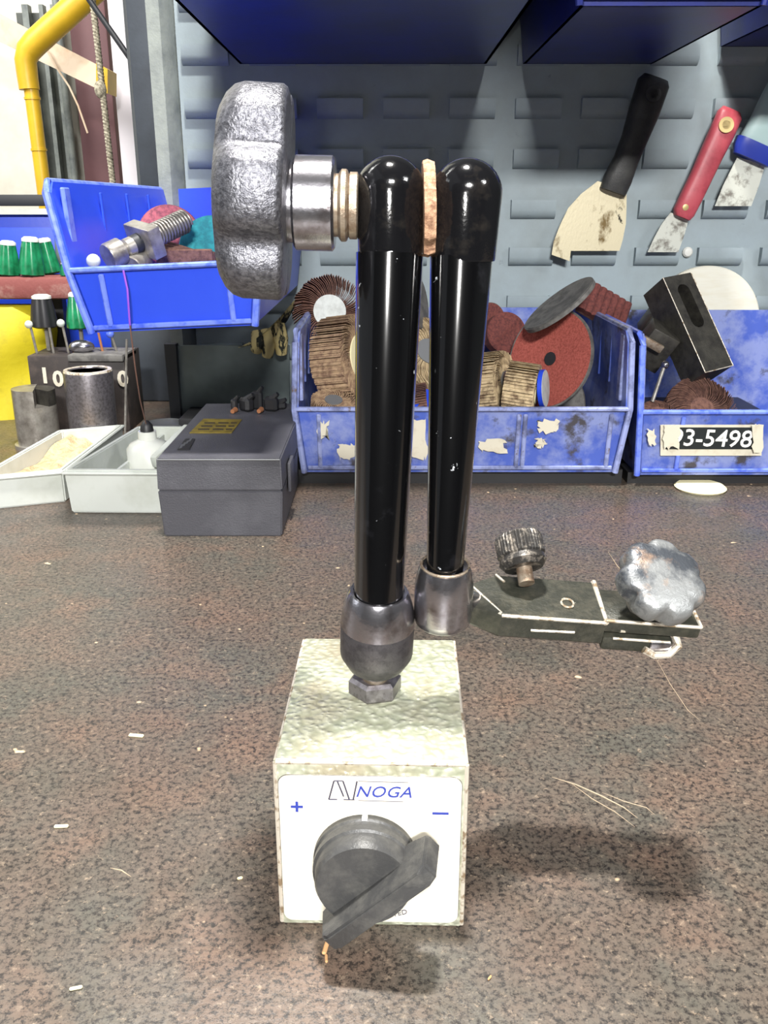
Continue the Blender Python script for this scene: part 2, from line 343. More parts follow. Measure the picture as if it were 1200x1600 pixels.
# ------------------------------------------------------------------ louvered panel
YP = 0.77
P = empty('louvered_panel', (0.08, YP, 0), 'blue-grey louvred steel panel standing at the back of the bench', 'panel')
bm = B(); boxpp(bm, (-0.160, YP, 0.0), (0.42, YP + 0.002, 0.47)); obj('sheet', bm, 'panel', P)
bm = B()
prism(bm, [V((-0.160, YP + 0.002, 0)), V((-0.164, YP - 0.010, 0)), V((-0.168, YP - 0.016, 0)), V((-0.178, YP - 0.016, 0)), V((-0.178, YP + 0.03, 0)), V((-0.16, YP + 0.03, 0))], (0, 0, 0.47))
obj('side_rail', bm, 'upright', P, ang=50)
bm = B(); boxpp(bm, (0.418, YP - 0.016, 0), (0.44, YP + 0.03, 0.47), 0.002); obj('side_rail', bm, 'upright', P)
lw, lh, ld = 0.036, 0.0145, 0.0058
def louver_mesh():
    bm = B(); prof = [(0, 0), (-ld * 0.45, 0.0008), (-ld * 0.85, 0.0035), (-ld, 0.007), (-ld, lh), (-ld + 0.0012, lh), (-ld + 0.0012, 0.007), (0, 0.0025)]
    prism(bm, [V((0.0012, y, z)) for y, z in prof], (lw - 0.0024, 0, 0))
    for x in (0, lw - 0.0012):
        prism(bm, [V((x, y, z)) for y, z in [(0, 0), (-ld * 0.45, 0.0008), (-ld * 0.85, 0.0035), (-ld, 0.007), (-ld, lh), (0, lh)]], (0.0012, 0, 0))
    return bm
ROWS = [at(600, y, YP).z for y in (20, 103, 186, 264, 342, 415, 489, 562, 632)]
first = None
for zr in ROWS:
    for k in range(-3, 8):
        x = 0.103 + 0.0518 * (k - 2)
        if first is None:
            first = obj('louver', louver_mesh(), 'panel', P, local=True); first.location = V((x, YP, zr)) - ORG[P.name]
        else:
            c = first.copy(); COL.objects.link(c); c.location = V((x, YP, zr)) - ORG[P.name]
bm = B(); c0 = at(1074, 394, YP - 0.001); lathe(bm, [(0.0042, 0), (0.0042, 0.001), (0.003, 0.0024), (0, 0.003)], c0, (0, -1, 0), 20)
obj('screw_head', bm, 'tip', P)

# dark cabinet side behind the panel, left
t = empty('cabinet_side', (-0.22, 0.94, 0), 'dark slate upright slab at the left edge of the louvred panel', 'upright')
bm = B(); boxpp(bm, (at(207, 150, .93).x, 0.93, 0.0), (at(207, 150, .93).x + 0.07, 0.96, 0.62), 0.002); obj('side_panel', bm, 'darkslab', t)
bm = B(); boxpp(bm, (at(186, 600, .90).x, 0.885, 0.0), (-0.19, 0.928, at(200, 505, .9).z), 0.002); obj('lower_panel', bm, 'darkslab', t)

# ------------------------------------------------------------------ bins
def make_bin(name, loc, w, d, h, lip, label, group, f=0.006, f2=None, mb='blue', mh='bluehi', rot=(0, 0, 0), ribs=True, split=False):
    """local frame: x 0..w at the base, y 0 (front) .. d, z 0..h; flares by f up to the lip and f2 at the top"""
    o = empty(name, loc, label, 'bin', group, rot); th = 0.0022; f2 = f if f2 is None else f2; fo = -0.006
    fl_ = lambda z: f * z / lip if z <= lip else f + (f2 - f) * (z - lip) / (h - lip)
    bm = B()
    prism(bm, [(0, 0, 0), (w, 0, 0), (w, d, 0), (0, d, 0)], (0, 0, th))
    prism(bm, [(0, d, 0), (w, d, 0), (w + f, d, lip), (w + f2, d, h), (-f2, d, h), (-f, d, lip)], (0, -th, 0))
    prism(bm, [(0, 0, 0), (w, 0, 0), (w + f, fo, lip), (-f, fo, lip)], (0, th, 0))
    hc = h * .93
    for s in (0, 1):
        X = lambda z: -fl_(z) if s == 0 else w + fl_(z)
        ex_ = (th if s == 0 else -th, 0, 0)
        prism(bm, [(X(0), 0, 0), (X(0), d, 0), (X(lip), d, lip), (X(lip), fo, lip)], ex_)
        prism(bm, [(X(lip), fo, lip), (X(lip), d, lip), (X(h), d, h), (X(h), fo + 0.010, h), (X(hc), fo + 0.003, hc)], ex_)
    obj('bin_body', bm, mb, o, local=True)
    for s in (0, 1):
        bm = B()
        X = lambda z: -fl_(z) if s == 0 else w + fl_(z)
        sg = -1 if s == 0 else 1
        path = [(X(0) , -0.001, 0.0), (X(lip), fo - 0.001, lip), (X(hc), fo + 0.002, hc), (X(h), fo + 0.010, h), (X(h), d, h)]
        tube(bm, [V(q_) + V((sg * 0.0006, 0, 0)) for q_ in path], 0.0021, 8)
        obj('side_rim', bm, mh, o, local=True)
    bm = B(); box(bm, (w / 2, fo - 0.0002, lip), (w + 2 * f, 0.0045, 0.0028), None, 0.0008, 1)
    obj('front_lip', bm, mh, o, local=True)
    fx = lambda z: fo * z / lip - 0.0010
    sl = math.atan2(-fo, lip); R = Matrix.Rotation(sl, 3, 'X')
    mid = lip * 0.5
    xs = [w * 0.12, w * 0.88] if not split else [w * 0.05, w * 0.68, w * 0.70, w * 0.97]
    for x in xs:
        bm = B(); box(bm, (x, fx(mid), mid), (0.0030, 0.0022, lip * 0.86), R, 0.0006, 1); obj('label_rail', bm, mh, o, local=True)
    bm = B(); box(bm, (w / 2, fx(lip * .08), lip * 0.08), (w * 0.98, 0.0022, 0.0028), R, 0.0006, 1)
    obj('bottom_ridge', bm, mh, o, local=True)
    if ribs:
        zm = (lip + h) / 2; fm = fl_(zm)
        for q in (0.28, 0.5, 0.72):
            for X_ in (-fm + th, w + fm - th):
                bm = B(); box(bm, (X_, d * q, zm + .002), (0.0014, 0.003, (h - lip) * .7), None, 0.0004, 1); obj('wall_rib', bm, mb, o, local=True)
        for X_ in (-fm + th, w + fm - th):
            bm = B(); box(bm, (X_, 0.010, zm), (0.0026, 0.009, h - lip - 0.006), None, 0.0006, 1); obj('corner_pad', bm, mh, o, local=True)
    return o
# hanging, left
bl = at(146, 520, 0.50)
BL = make_bin('storage_bin', bl, 0.089, 0.262, 0.079, 0.034, 'bright blue bin hanging at the left with a threaded stud inside', 'blue storage bins', 0.006, 0.013, rot=(0, math.radians(-2.6), 0))
# overhead pair
p0 = at(375, 100, YP - 0.008)
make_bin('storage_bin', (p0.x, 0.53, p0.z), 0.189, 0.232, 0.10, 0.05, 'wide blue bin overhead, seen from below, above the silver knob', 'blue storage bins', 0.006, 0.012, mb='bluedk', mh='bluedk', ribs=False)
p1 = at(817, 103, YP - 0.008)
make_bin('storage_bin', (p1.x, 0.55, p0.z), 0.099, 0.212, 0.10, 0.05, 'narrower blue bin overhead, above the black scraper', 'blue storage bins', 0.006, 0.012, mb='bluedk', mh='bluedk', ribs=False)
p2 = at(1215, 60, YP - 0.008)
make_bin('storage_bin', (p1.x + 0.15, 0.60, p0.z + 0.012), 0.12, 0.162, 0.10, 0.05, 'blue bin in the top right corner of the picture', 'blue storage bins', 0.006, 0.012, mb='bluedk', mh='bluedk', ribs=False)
# on the bench
a0 = at(477, 738, 0.60)
wA = pxs(482, 738, 0.60)
BA = make_bin('storage_bin', (a0.x, 0.60, 0.010), wA, 0.148, 0.097, 0.046, 'grimy blue bin full of abrasive wheels behind the black arms', 'blue storage bins', 0.0050, 0.0030, mb='bluedirty', mh='bluedirtyhi', split=True)
b0 = at(994, 738, 0.60)
BB = make_bin('storage_bin', (b0.x + 0.001, 0.60, 0.008), wA, 0.148, 0.097, 0.046, 'blue bin with the black 93-5498 number label', 'blue storage bins', 0.0035, 0.0055, mb='bluedirty', mh='bluehi')
# rails the bench bins stand on
bm = B(); boxpp(bm, (a0.x - 0.006, 0.606, 0.0), (b0.x - 0.008, 0.63, 0.010)); boxpp(bm, (a0.x - 0.006, 0.72, 0.0), (b0.x - 0.008, 0.745, 0.010))
obj('bin_rail', bm, 'dark', label='black rail under the grimy bin of abrasive wheels', cat='rail', origin=(a0.x, 0.62, 0), group='bin rails')
bm = B(); boxpp(bm, (b0.x - 0.004, 0.606, 0.0), (b0.x + 0.25, 0.63, 0.008)); boxpp(bm, (b0.x - 0.004, 0.72, 0.0), (b0.x + 0.25, 0.745, 0.008))
obj('bin_rail', bm, 'dark', label='black rail under the number labelled bin', cat='rail', origin=(b0.x, 0.62, 0), group='bin rails')

# labels on the front of bin B and torn paper on bin A
def frontplate(px0, py0, px1, py1, base, lip, dz, off=0.0016, jag=0, seed=0):
    rnd = random.Random(seed)
    z0 = base.location.z
    def pt(px, py):
        Y = 0.60
        for _ in range(4):
            q = at(px, py, Y); Y = 0.60 - 0.006 * (q.z - z0) / lip - off
        return at(px, py, Y)
    pts = []
    for (xa, ya), (xb, yb) in (((px0, py0), (px1, py0)), ((px1, py0), (px1, py1)), ((px1, py1), (px0, py1)), ((px0, py1), (px0, py0))):
        n = 6 if jag else 1
        for i in range(n):
            f_ = i / n; pts.append(pt(xa + (xb - xa) * f_ + rnd.uniform(-jag, jag), ya + (yb - ya) * f_ + rnd.uniform(-jag, jag)))
    bm = B(); prism(bm, pts, (0, dz, 0)); return bm
def child_front(name, bm, m, base, **k):
    o = obj(name, bm, m, base, **k); return o
child_front('label_backing', frontplate(1032, 664, 1190, 712, BB, 0.046, 0.0008, 0.0022), 'paper', BB)
lb = child_front('number_label', frontplate(1040, 668, 1178, 702, BB, 0.046, 0.0004, 0.0026), 'blacklabel', BB)
tq = at(1112, 686, 0.60 - 0.0062)
sl = math.atan2(0.006, 0.046)
bm = text_bm('93-5498', 0.0172, Matrix.Translation(tq) @ Matrix.Rotation(math.radians(1.5), 4, 'Y') @ Matrix.Rotation(sl, 4, 'X') @ FRONT, 0.0004, 0.00008, 0, 0.98)
obj('lettering', bm, 'whitep', lb)
child_front('torn_tape', frontplate(1036, 666, 1062, 700, BB, 0.046, 0.0004, 0.0048, 3, 2), 'paper', BB)
child_front('torn_tape', frontplate(1176, 664, 1192, 706, BB, 0.046, 0.0004, 0.0048, 2, 3), 'paper', BB)
child_front('torn_tape', frontplate(1012, 672, 1024, 696, BB, 0.046, 0.0004, 0.0036, 2.5, 4), 'paper', BB)
for i, (a, b_, c_, d_) in enumerate(((497, 660, 511, 684), (528, 694, 556, 716), (638, 655, 668, 716), (750, 688, 790, 706), (842, 656, 872, 676), (838, 688, 852, 697))):
    child_front('torn_paper', frontplate(a, b_, c_, d_, BA, 0.046, 0.0004, 0.0016 + 0.0003, 4, 10 + i), 'paper', BA)

# ------------------------------------------------------------------ abrasive wheels
def flap_wheel(name, c, axis, R, r, wd, n, label, mf='flap', mh='hubsteel', skew=0.5, group='abrasive wheels in the grimy bin', hubr=None, card=None, jit=0.02, cat='abrasive wheel'):
    c = V(c); o = empty(name, c, label, cat, group); Rm = frame(axis); rnd = random.Random(name + label)
    bm = B()
    for i in range(n):
        t = 2 * PI * i / n + rnd.uniform(-jit, jit); th = 2 * PI * r / n * 0.32
        RR = R * (1 + rnd.uniform(-0.03, 0.02))
        pa, pb = [], []
        for k in range(4):
            q = k / 3; rr = r + (RR - r) * q; a = t + skew * q * q
            pa.append((rr, a - th / rr * (0.9 if q < 1 else 1.2))); pb.append((rr, a + th / rr * (0.9 if q < 1 else 1.2)))
        poly = [c + Rm @ V((rr * math.cos(a), rr * math.sin(a), -wd / 2)) for rr, a in pa + pb[::-1]]
        prism(bm, poly, Rm @ V((0, 0, wd)))
    obj('flaps', bm, mf, o, kind='stuff', ang=30)
    bm = B(); hr = hubr or r * 1.06
    lathe(bm, [(r * 0.3, -wd * 0.52), (hr, -wd * 0.52), (hr, -wd * 0.50), (r * 1.0, -wd * 0.48), (r * 1.0, wd * 0.48), (hr, wd * 0.50), (hr, wd * 0.54), (r * 0.3, wd * 0.54)], c, axis, 32)
    obj('hub', bm, mh, o, ang=30)
    if card:
        bm = B(); lathe(bm, [(0, wd * 0.54), (card, wd * 0.54), (card, wd * 0.54 + 0.0006), (0, wd * 0.54 + 0.0006)], c, axis, 32); obj('centre_card', bm, 'paledisc', o)
    return o
flap_wheel('flap_disc', at(514, 488, 0.705), (0.15, -1, 0.25), 0.028, 0.009, 0.012, 90, 'brown flap wheel with a pale round centre facing forward', 'flapb', 'greydisc', 0.25, card=0.0125)
flap_wheel('flap_disc', at(540, 560, 0.668), (0.88, -0.42, 0.15), 0.031, 0.016, 0.026, 130, 'large tan flap wheel standing at the left end of the grimy bin', 'flap', 'cream', 0.35)
flap_wheel('flap_disc', at(520, 642, 0.633), (0.1, -0.35, 1), 0.0165, 0.006, 0.018, 36, 'small flap wheel lying low beneath the large tan one', 'flap', 'hubsteel', 0.6)
flap_wheel('flap_disc', at(662, 560, 0.69), (0.3, -0.6, 0.5), 0.030, 0.010, 0.022, 90, 'tan flap wheel glimpsed between the two black arms', 'flapy', 'hubsteel', 0.5)
flap_wheel('flap_disc', at(650, 640, 0.640), (1, -0.1, 0.2), 0.018, 0.006, 0.020, 60, 'small brown flap wheel low behind the arms', 'flapb', 'hubsteel', 0.5)
flap_wheel('flap_disc', at(815, 607, 0.640), (0.98, -0.30, -0.1), 0.0185, 0.006, 0.022, 46, 'straw coloured flap wheel with a cream end beside the blue edged disc', 'flapy', 'cream', 0.8, hubr=0.0095)
flap_wheel('flap_disc', at(767, 600, 0.665), (0.9, -0.5, 0.2), 0.024, 0.008, 0.024, 60, 'ragged dark tan flap wheel just right of the upper arm', 'flapy', 'hubsteel', 0.9)
flap_wheel('flap_disc', at(700, 630, 0.70), (0.1, -0.2, 1), 0.022, 0.008, 0.030, 60, 'brown flap wheel buried at the middle of the bin', 'flapb', 'hubsteel', 0.5)
def disc(name, c, axis, R, th, label, mface, mback, hole=0.0, cup=0.0, group='abrasive discs in the grimy bin', cat='abrasive disc'):
    c = V(c); o = empty(name, c, label, cat, group)
    h = max(hole, 0.0001)
    bm = B(); lathe(bm, [(h, -cup), (R * 0.45, -cup * 0.7), (R * 0.8, -cup * 0.1), (R, 0.0), (R, -th), (R * 0.8, -th - cup * 0.1), (R * 0.45, -th - cup * 0.7), (h, -cup - th)], c, axis, 48)
    obj('backing', bm, mback, o, ang=40)
    bm = B(); lathe(bm, [(h, 0.0004 - cup), (R * 0.45, 0.0004 - cup * 0.7), (R * 0.8, 0.0004 - cup * .1), (R * 0.965, 0.0004), (R * 0.965, 0.0001), (R * 0.8, 0.0001 - cup * .1), (R * 0.45, 0.0001 - cup * 0.7), (h, 0.0001 - cup)], c, axis, 48)
    obj('grit_face', bm, mface, o, ang=40)
    if hole:
        bm = B(); lathe(bm, [(hole * 1.25, 0.0006 - cup), (hole * 1.25, 0.0012 - cup), (0, 0.0012 - cup), ], c, axis, 28); obj('centre_washer', bm, 'dark', o)
    return o
disc('fibre_disc', at(858, 560, 0.668), (-0.70, -0.62, 0.28), 0.0375, 0.0022, 'large brick red sanding disc leaning in the grimy bin', 'redab', 'greydisc', 0.004, 0.002)
disc('fibre_disc', at(872, 474, 0.675), (-0.62, -0.05, 0.78), 0.030, 0.003, 'grey disc seen nearly edge on, leaning over the brick red disc', 'greydisc', 'greydisc', 0, 0.001)
disc('fibre_disc', at(852, 607, 0.634), (0.92, -0.36, 0.1), 0.0135, 0.003, 'blue edged disc standing on edge beside the cream hub', 'paledisc', 'blue')
disc('fibre_disc', at(792, 520, 0.715), (0.25, -0.9, 0.3), 0.0165, 0.010, 'thick maroon abrasive pad behind the ragged flap wheel', 'maroonab', 'maroonab', 0, 0.0)
disc('fibre_disc', at(768, 500, 0.728), (0.5, -0.8, 0.2), 0.014, 0.003, 'dark maroon disc at the back of the bin beside the upper arm', 'maroonab', 'greydisc')
disc('fibre_disc', at(655, 470, 0.70), (0.9, -0.3, 0.2), 0.022, 0.006, 'grey ribbed disc seen in the gap between the arms', 'greydisc', 'greydisc')
disc('fibre_disc', at(660, 628, 0.628), (0.1, -0.5, 0.8), 0.014, 0.004, 'small blue disc low in the gap between the arms', 'blue', 'blue')
# corrugated brown pad
t = empty('flap_pad', at(942, 480, 0.70), 'brown corrugated abrasive pad sticking up behind the red disc', 'abrasive pad', 'abrasive discs in the grimy bin')
bm = B(); R = Euler((math.radians(-25), math.radians(28), math.radians(10))).to_matrix(); c = at(944, 480, 0.705)
for i in range(7):
    cyl(bm, c + R @ V((-0.018 + i * 0.006, 0, -0.012)), c + R @ V((-0.018 + i * 0.006, 0, 0.013)), 0.0036, seg=12)
obj('corrugated_face', bm, 'maroonab', t, ang=60)
bm = B(); box(bm, c + R @ V((0, 0.004, 0)), (0.040, 0.004, 0.024), R, 0.0008); obj('backing', bm, 'flapb', t)
# loose things under the discs
t = empty('abrasive_roll', at(905, 600, 0.70), 'dark grey abrasive roll at the bottom of the grimy bin', 'abrasive roll')
bm = B(); cyl(bm, (t.location.x - .04, 0.70, 0.034), (t.location.x + 0.0, 0.71, 0.036), 0.021, seg=28, bev=0.002); obj('roll', bm, 'greydisc', t)

# ------------------------------------------------------------------ contents of bin B
t = empty('slotted_block', at(1100, 540, 0.66), 'black steel block with a long slot tilted in the number labelled bin', 'steel block')
A_ = at(1036, 434, 0.668); Bp = at(1102, 582, 0.632); C_ = at(1176, 592, 0.640); D_ = at(1093, 452, 0.676)
ex = (Bp - A_); ey = ((C_ - Bp) + (D_ - A_)) / 2
exn = ex.normalized(); eyn = (ey - ey.dot(exn) * exn).normalized(); nz = exn.cross(eyn).normalized()
if nz.y > 0: nz = -nz
L_, W_ = ex.length, 0.0265
def PT(u, v, h): return A_ + exn * u + eyn * v + nz * h
bm = B()
outer = [(0, 0), (L_, 0), (L_, W_), (0, W_)]
s0, s1, sw = L_ * 0.10, L_ * 0.56, 0.0055
slot = []
for k in range(9): a = PI / 2 + PI * k / 8; slot.append((s0 + sw + sw * math.cos(a), W_ / 2 + sw * math.sin(a)))
for k in range(9): a = -PI / 2 + PI * k / 8; slot.append((s1 - sw + sw * math.cos(a), W_ / 2 + sw * math.sin(a)))
def plate_with_hole(bm, outer, inner, P_, h0, h1):
    lay = []
    for h in (h0, h1):
        vo = [bm.verts.new(P_(u, v, h)) for u, v in outer]; vi = [bm.verts.new(P_(u, v, h)) for u, v in inner]
        eo = [bm.edges.new((vo[i], vo[(i + 1) % len(vo)])) for i in range(len(vo))]; ei = [bm.edges.new((vi[i], vi[(i + 1) % len(vi)])) for i in range(len(vi))]
        bmesh.ops.triangle_fill(bm, use_beauty=True, edges=eo + ei); lay.append((vo, vi))
    for q in (0, 1):
        a, b_ = lay[0][q], lay[1][q]; n = len(a)
        for i in range(n): bm.faces.new((a[i], a[(i + 1) % n], b_[(i + 1) % n], b_[i]))
plate_with_hole(bm, outer, slot, PT, 0, -0.025)
obj('block_body', bm, 'blacksteel', t, ang=30)
bm = B(); 
for (u0, v0, u1, v1) in ((0, 0, L_, 0), (L_, 0, L_, W_), (L_, W_, 0, W_)): tube(bm, [PT(u0, v0, 0), PT(u1, v1, 0)], 0.0004, 5)
obj('worn_edge', bm, 'bare_edge', t)
wc_ = at(1100, 506, 0.7530)
t = empty('buffing_disc', wc_, 'shiny ivory wheel standing behind the black slotted block', 'wheel')
bm = B(); lathe(bm, [(0.004, 0), (0.0455, 0), (0.0465, -0.001), (0.0465, -0.005), (0.0455, -0.006), (0.004, -0.006)], wc_, (0.02, -1, 0.04), 64); obj('disc', bm, 'ivory', t)
t = empty('clamp_block', at(1027, 560, 0.665), 'small grey metal block leaning beside the slotted block', 'steel block')
bm = B(); R = Euler((math.radians(20), math.radians(28), 0)).to_matrix(); box(bm, at(1022, 540, 0.665), (0.022, 0.02, 0.030), R, 0.0012); box(bm, at(1030, 508, 0.69), (0.024, 0.02, 0.022), R, 0.0012); obj('block_body', bm, 'blacksteel', t)
bm = B(); box(bm, at(1019, 538, 0.650), (0.017, 0.003, 0.006), R, 0.0008); obj('brass_strip', bm, 'rusty', t)
t = empty('steel_pin', at(1030, 600, 0.640), 'thin steel pin with a round head standing in front of the slotted block', 'pin')
bm = B(); cyl(bm, at(1019, 628, 0.630), at(1038, 572, 0.640), 0.0014, seg=10); obj('shank', bm, 'steel', t)
bm = B(); ball(bm, at(1039, 570, 0.640), 0.0030, 14); obj('pin_head', bm, 'chrome', t)
flap_wheel('flap_disc', at(1092, 644, 0.636), (0.05, -0.75, 0.6), 0.0255, 0.008, 0.012, 110, 'brown flap disc lying just behind the number label', 'flapb', 'flapb', 0.45, group='flap discs in the number labelled bin')
flap_wheel('flap_disc', at(1026, 652, 0.625), (0.0, -0.5, 0.8), 0.0125, 0.005, 0.010, 60, 'small brown flap disc at the left corner of the number labelled bin', 'flapb', 'flapb', 0.45, group='flap discs in the number labelled bin')
t = empty('rubber_block', at(1040, 610, 0.68), 'black rubber block under the slotted steel block', 'block')
bm = B(); boxpp(bm, (at(1005, 610, 0.70).x, 0.66, 0.011), (at(1190, 610, 0.70).x, 0.74, 0.035), 0.004); obj('block_body', bm, 'dark', t)
t = empty('cream_washer', atz(1095, 760, 0), 'thin cream disc lying on the bench under the number labelled bin', 'disc')
bm = B(); lathe(bm, [(0.003, 0), (0.0165, 0), (0.0175, 0.0012), (0.016, 0.0024), (0.003, 0.0024)], V((atz(1095, 764, 0).x, 0.606 - 0.012, 0)), (0, 0, 1), 40); obj('disc', bm, 'cream', t)

# ------------------------------------------------------------------ scrapers
def scraper(name, label, hp, hw, blade, mh, mbl, hole=None, Y=0.752, ht=0.0065, eyelet=None, rivet=None, pw=2.8):
    """hp: pixels along the handle axis, hw: half widths in px"""
    P0 = at(*hp[0], Y); o = empty(name, P0, label, 'scraper', 'scrapers on the louvred panel')
    secs = []
    pts = [at(x, y, Y) for x, y in hp]; d = (pts[-1] - pts[0]).normalized(); side = V((0, 1, 0)).cross(d).normalized()
    for i, p in enumerate(pts):
        k = 0.45 if i == 0 else (0.75 if i == len(pts) - 1 else 1)
        secs.append((p, side * pxs(hw[i], hp[i][1], Y), V((0, ht * k, 0))))
    bm = B(); loft(bm, secs, 24, pw); obj('handle', bm, mh, o, ang=60)
    bm = B(); prism(bm, [at(x, y, Y + 0.002) for x, y in blade], (0, 0.0009, 0)); obj('blade', bm, mbl, o, ang=30)
    if hole:
        c = at(*hole, Y - ht * 1.0 - 0.0009); bm = B(); lathe(bm, [(0.0032, 0.0003), (0.0058, 0.0003), (0.0056, -0.003), (0.0032, -0.003), (0.0032, 0.0003)], c, (0, -1, 0.1), 24)
        obj('hanging_eyelet', bm, eyelet or mh, o)
        bm = B(); lathe(bm, [(0.0034, 0.0001), (0, 0.0001)], c, (0, -1, 0.1), 20); obj('hanging_hole', bm, 'dark', o, label='dark hanging hole')
    if rivet:
        bm = B(); lathe(bm, [(0.0024, -0.001), (0.0024, 0.0006), (0, 0.001)], at(*rivet, Y - ht * 0.95), (0, -1, 0), 16); obj('rivet', bm, 'brass', o)
    return o
scraper('scraper', 'wide scraper with a black handle and stained triangular blade',
        [(1025, 121), (1021, 130), (1006, 175), (991, 218), (978, 250), (965, 280), (957, 300)], [20, 25, 24, 20, 19, 22, 21],
        [(934, 283), (979, 296), (979, 322), (978, 350), (973, 375), (968, 392), (892, 392), (890, 408), (862, 398), (865, 378), (875, 352), (888, 325), (908, 303)], 'scraperblk', 'blade', (1021, 147), ht=0.009)
scraper('scraper', 'narrow scraper with a red handle and brass eyelet',
        [(1143, 171), (1140, 180), (1128, 207), (1112, 240), (1096, 275), (1080, 308), (1068, 332), (1065, 340)], [15, 20, 20, 18.5, 17.5, 17.5, 17, 13],
        [(1048, 332), (1076, 343), (1070, 365), (1060, 394), (1012, 394), (1022, 372), (1034, 350)], 'scraperred', 'blade2', (1135, 195), Y=0.754, eyelet='brass', rivet=(1071, 324))
scraper('scraper', 'scraper with a pale teal handle and navy collar at the right edge',
        [(1222, 120), (1210, 150), (1195, 185), (1184, 215), (1180, 228)], [16, 19, 21, 27, 27],
        [(1152, 246), (1196, 256), (1186, 290), (1174, 322), (1117, 322), (1130, 290)], 'teal', 'blade2', None, Y=0.754)
t3 = [o for o in bpy.data.objects if o.name.startswith('scraper') and o.parent is None][-1]
bm = B(); loft(bm, [(at(1181, 224, 0.754), (0.0150, 0, -0.006), (0, 0.0085, 0)), (at(1177, 236, 0.754), (0.0155, 0, -0.006), (0, 0.0085, 0)), (at(1173, 250, 0.754), (0.014, 0, -0.0055), (0, 0.006, 0))], 24, 3.5)
obj('collar', bm, 'bluecap', t3, ang=60)

# ------------------------------------------------------------------ magnetic stand (the hero)
SX = -0.0034; YF = 0.1945; HZ = 0.0526; BW = 0.0500; BD = 0.0685; yaw = math.radians(-1.47)
S = empty('magnetic_stand', (SX, YF + BD / 2, 0), 'pale green magnetic base with folded black articulated arm and silver knobs in the foreground', 'magnetic stand')
RZ = Matrix.Rotation(yaw, 4, 'Z')
def SL(p): return V((SX, YF, 0)) + (RZ @ V(p))          # local: x centred, y depth from the front face, z up
def sob(name, bm, m, parent=None, **k):
    bm.transform(Matrix.Translation(V((SX, YF, 0))) @ RZ); return obj(name, bm, m, parent or S, **k)
bm = B(); boxpp(bm, (-BW / 2, 0, 0.0), (BW / 2, BD, HZ), 0.0013); body = sob('base_body', bm, 'hammer')
bm = B()
for z in (HZ - 0.0007,):
    tube(bm, [(-BW / 2 + .0008, 0.0006, z), (BW / 2 - .0008, 0.0006, z)], 0.00085, 8)
tube(bm, [(-BW / 2 + .0006, 0.0006, 0.001), (-BW / 2 + .0006, 0.0006, HZ - .001)], 0.0007, 8)
tube(bm, [(BW / 2 - .0006, 0.0006, 0.001), (BW / 2 - .0006, 0.0006, HZ - .001)], 0.0007, 8)
tube(bm, [(-BW / 2 + .0006, 0.001, HZ - .0006), (-BW / 2 + .0006, BD - .001, HZ - .0006)], 0.0005, 8)
tube(bm, [(BW / 2 - .0006, 0.001, HZ - .0006), (BW / 2 - .0006, BD - .001, HZ - .0006)], 0.0005, 8)
sob('worn_edge', bm, 'bare_edge', body)
bm = B()
x0, x1, z0, z1, cr = -BW / 2 + 0.0013, BW / 2 - 0.0017, 0.0022, HZ - 0.0042, 0.0026
pts = []
for cx, cz, a0 in ((x1 - cr, z1 - cr, 0), (x0 + cr, z1 - cr, 90), (x0 + cr, z0 + cr, 180), (x1 - cr, z0 + cr, 270)):
    for k in range(7): a = math.radians(a0 + 15 * k); pts.append((cx + cr * math.cos(a), -0.0005, cz + cr * math.sin(a)))
prism(bm, pts, (0, 0.0008, 0)); plate = sob('label_plate', bm, 'label')
bm = B(); 
for i in range(len(pts)):
    a, b_ = V(pts[i]), V(pts[(i + 1) % len(pts)])
    tube(bm, [a + V((0, 0.0002, 0)), b_ + V((0, 0.0002, 0))], 0.00018, 4)
sob('plate_edge', bm, 'steel', plate)
# print
def zt(px, py):       # pixel on the front face -> local coords
    q = at(px, py, YF); return RZ.inverted() @ (q - V((SX, YF, 0)))
def ptxt(body_, px, py, size, m, shear=0.0, bold=0.0, sp=1.0, name='lettering', rot=0):
    q = zt(px, py); bm = text_bm(body_, size, Matrix.Translation((q.x, -0.00055, q.z)) @ Matrix.Rotation(rot, 4, 'Y') @ FRONT, 0.00008, bold, shear, sp); return sob(name, bm, m, plate)
ptxt('NOGA', 599, 1236, 0.0047, 'ink', 0.30, 0.00001, 1.05)
ptxt('+', 464, 1262, 0.0062, 'ink', 0, 0.0001); 
bm = B(); q = zt(688, 1267); boxpp(bm, (q.x - .0021, -0.0007, q.z - .0003), (q.x + .0021, -0.0004, q.z + .0003)); sob('minus_sign', bm, 'ink', plate)
ptxt('PATENTED', 606, 1428, 0.0022, 'greyink', 0.1, 0, 1.0, rot=math.radians(-16))
bm = B()
def ln(a, b_, w=0.00020):
    qa, qb = zt(*a), zt(*b_); tube(bm, [(qa.x, -0.00055, qa.z), (qb.x, -0.00055, qb.z)], w, 4)
ln((522, 1219), (514, 1248)); ln((514, 1248), (527, 1248)); ln((522, 1219), (536, 1219)); ln((536, 1219), (546, 1248), 0.0002); ln((527, 1219), (537, 1243)); ln((537, 1248), (554, 1248)); ln((558, 1219), (552, 1248), 0.0002)
ln((560, 1219), (638, 1220), 0.0001); ln((560, 1249), (630, 1250), 0.0001)
sob('logo_mark', bm, 'greyink', plate)
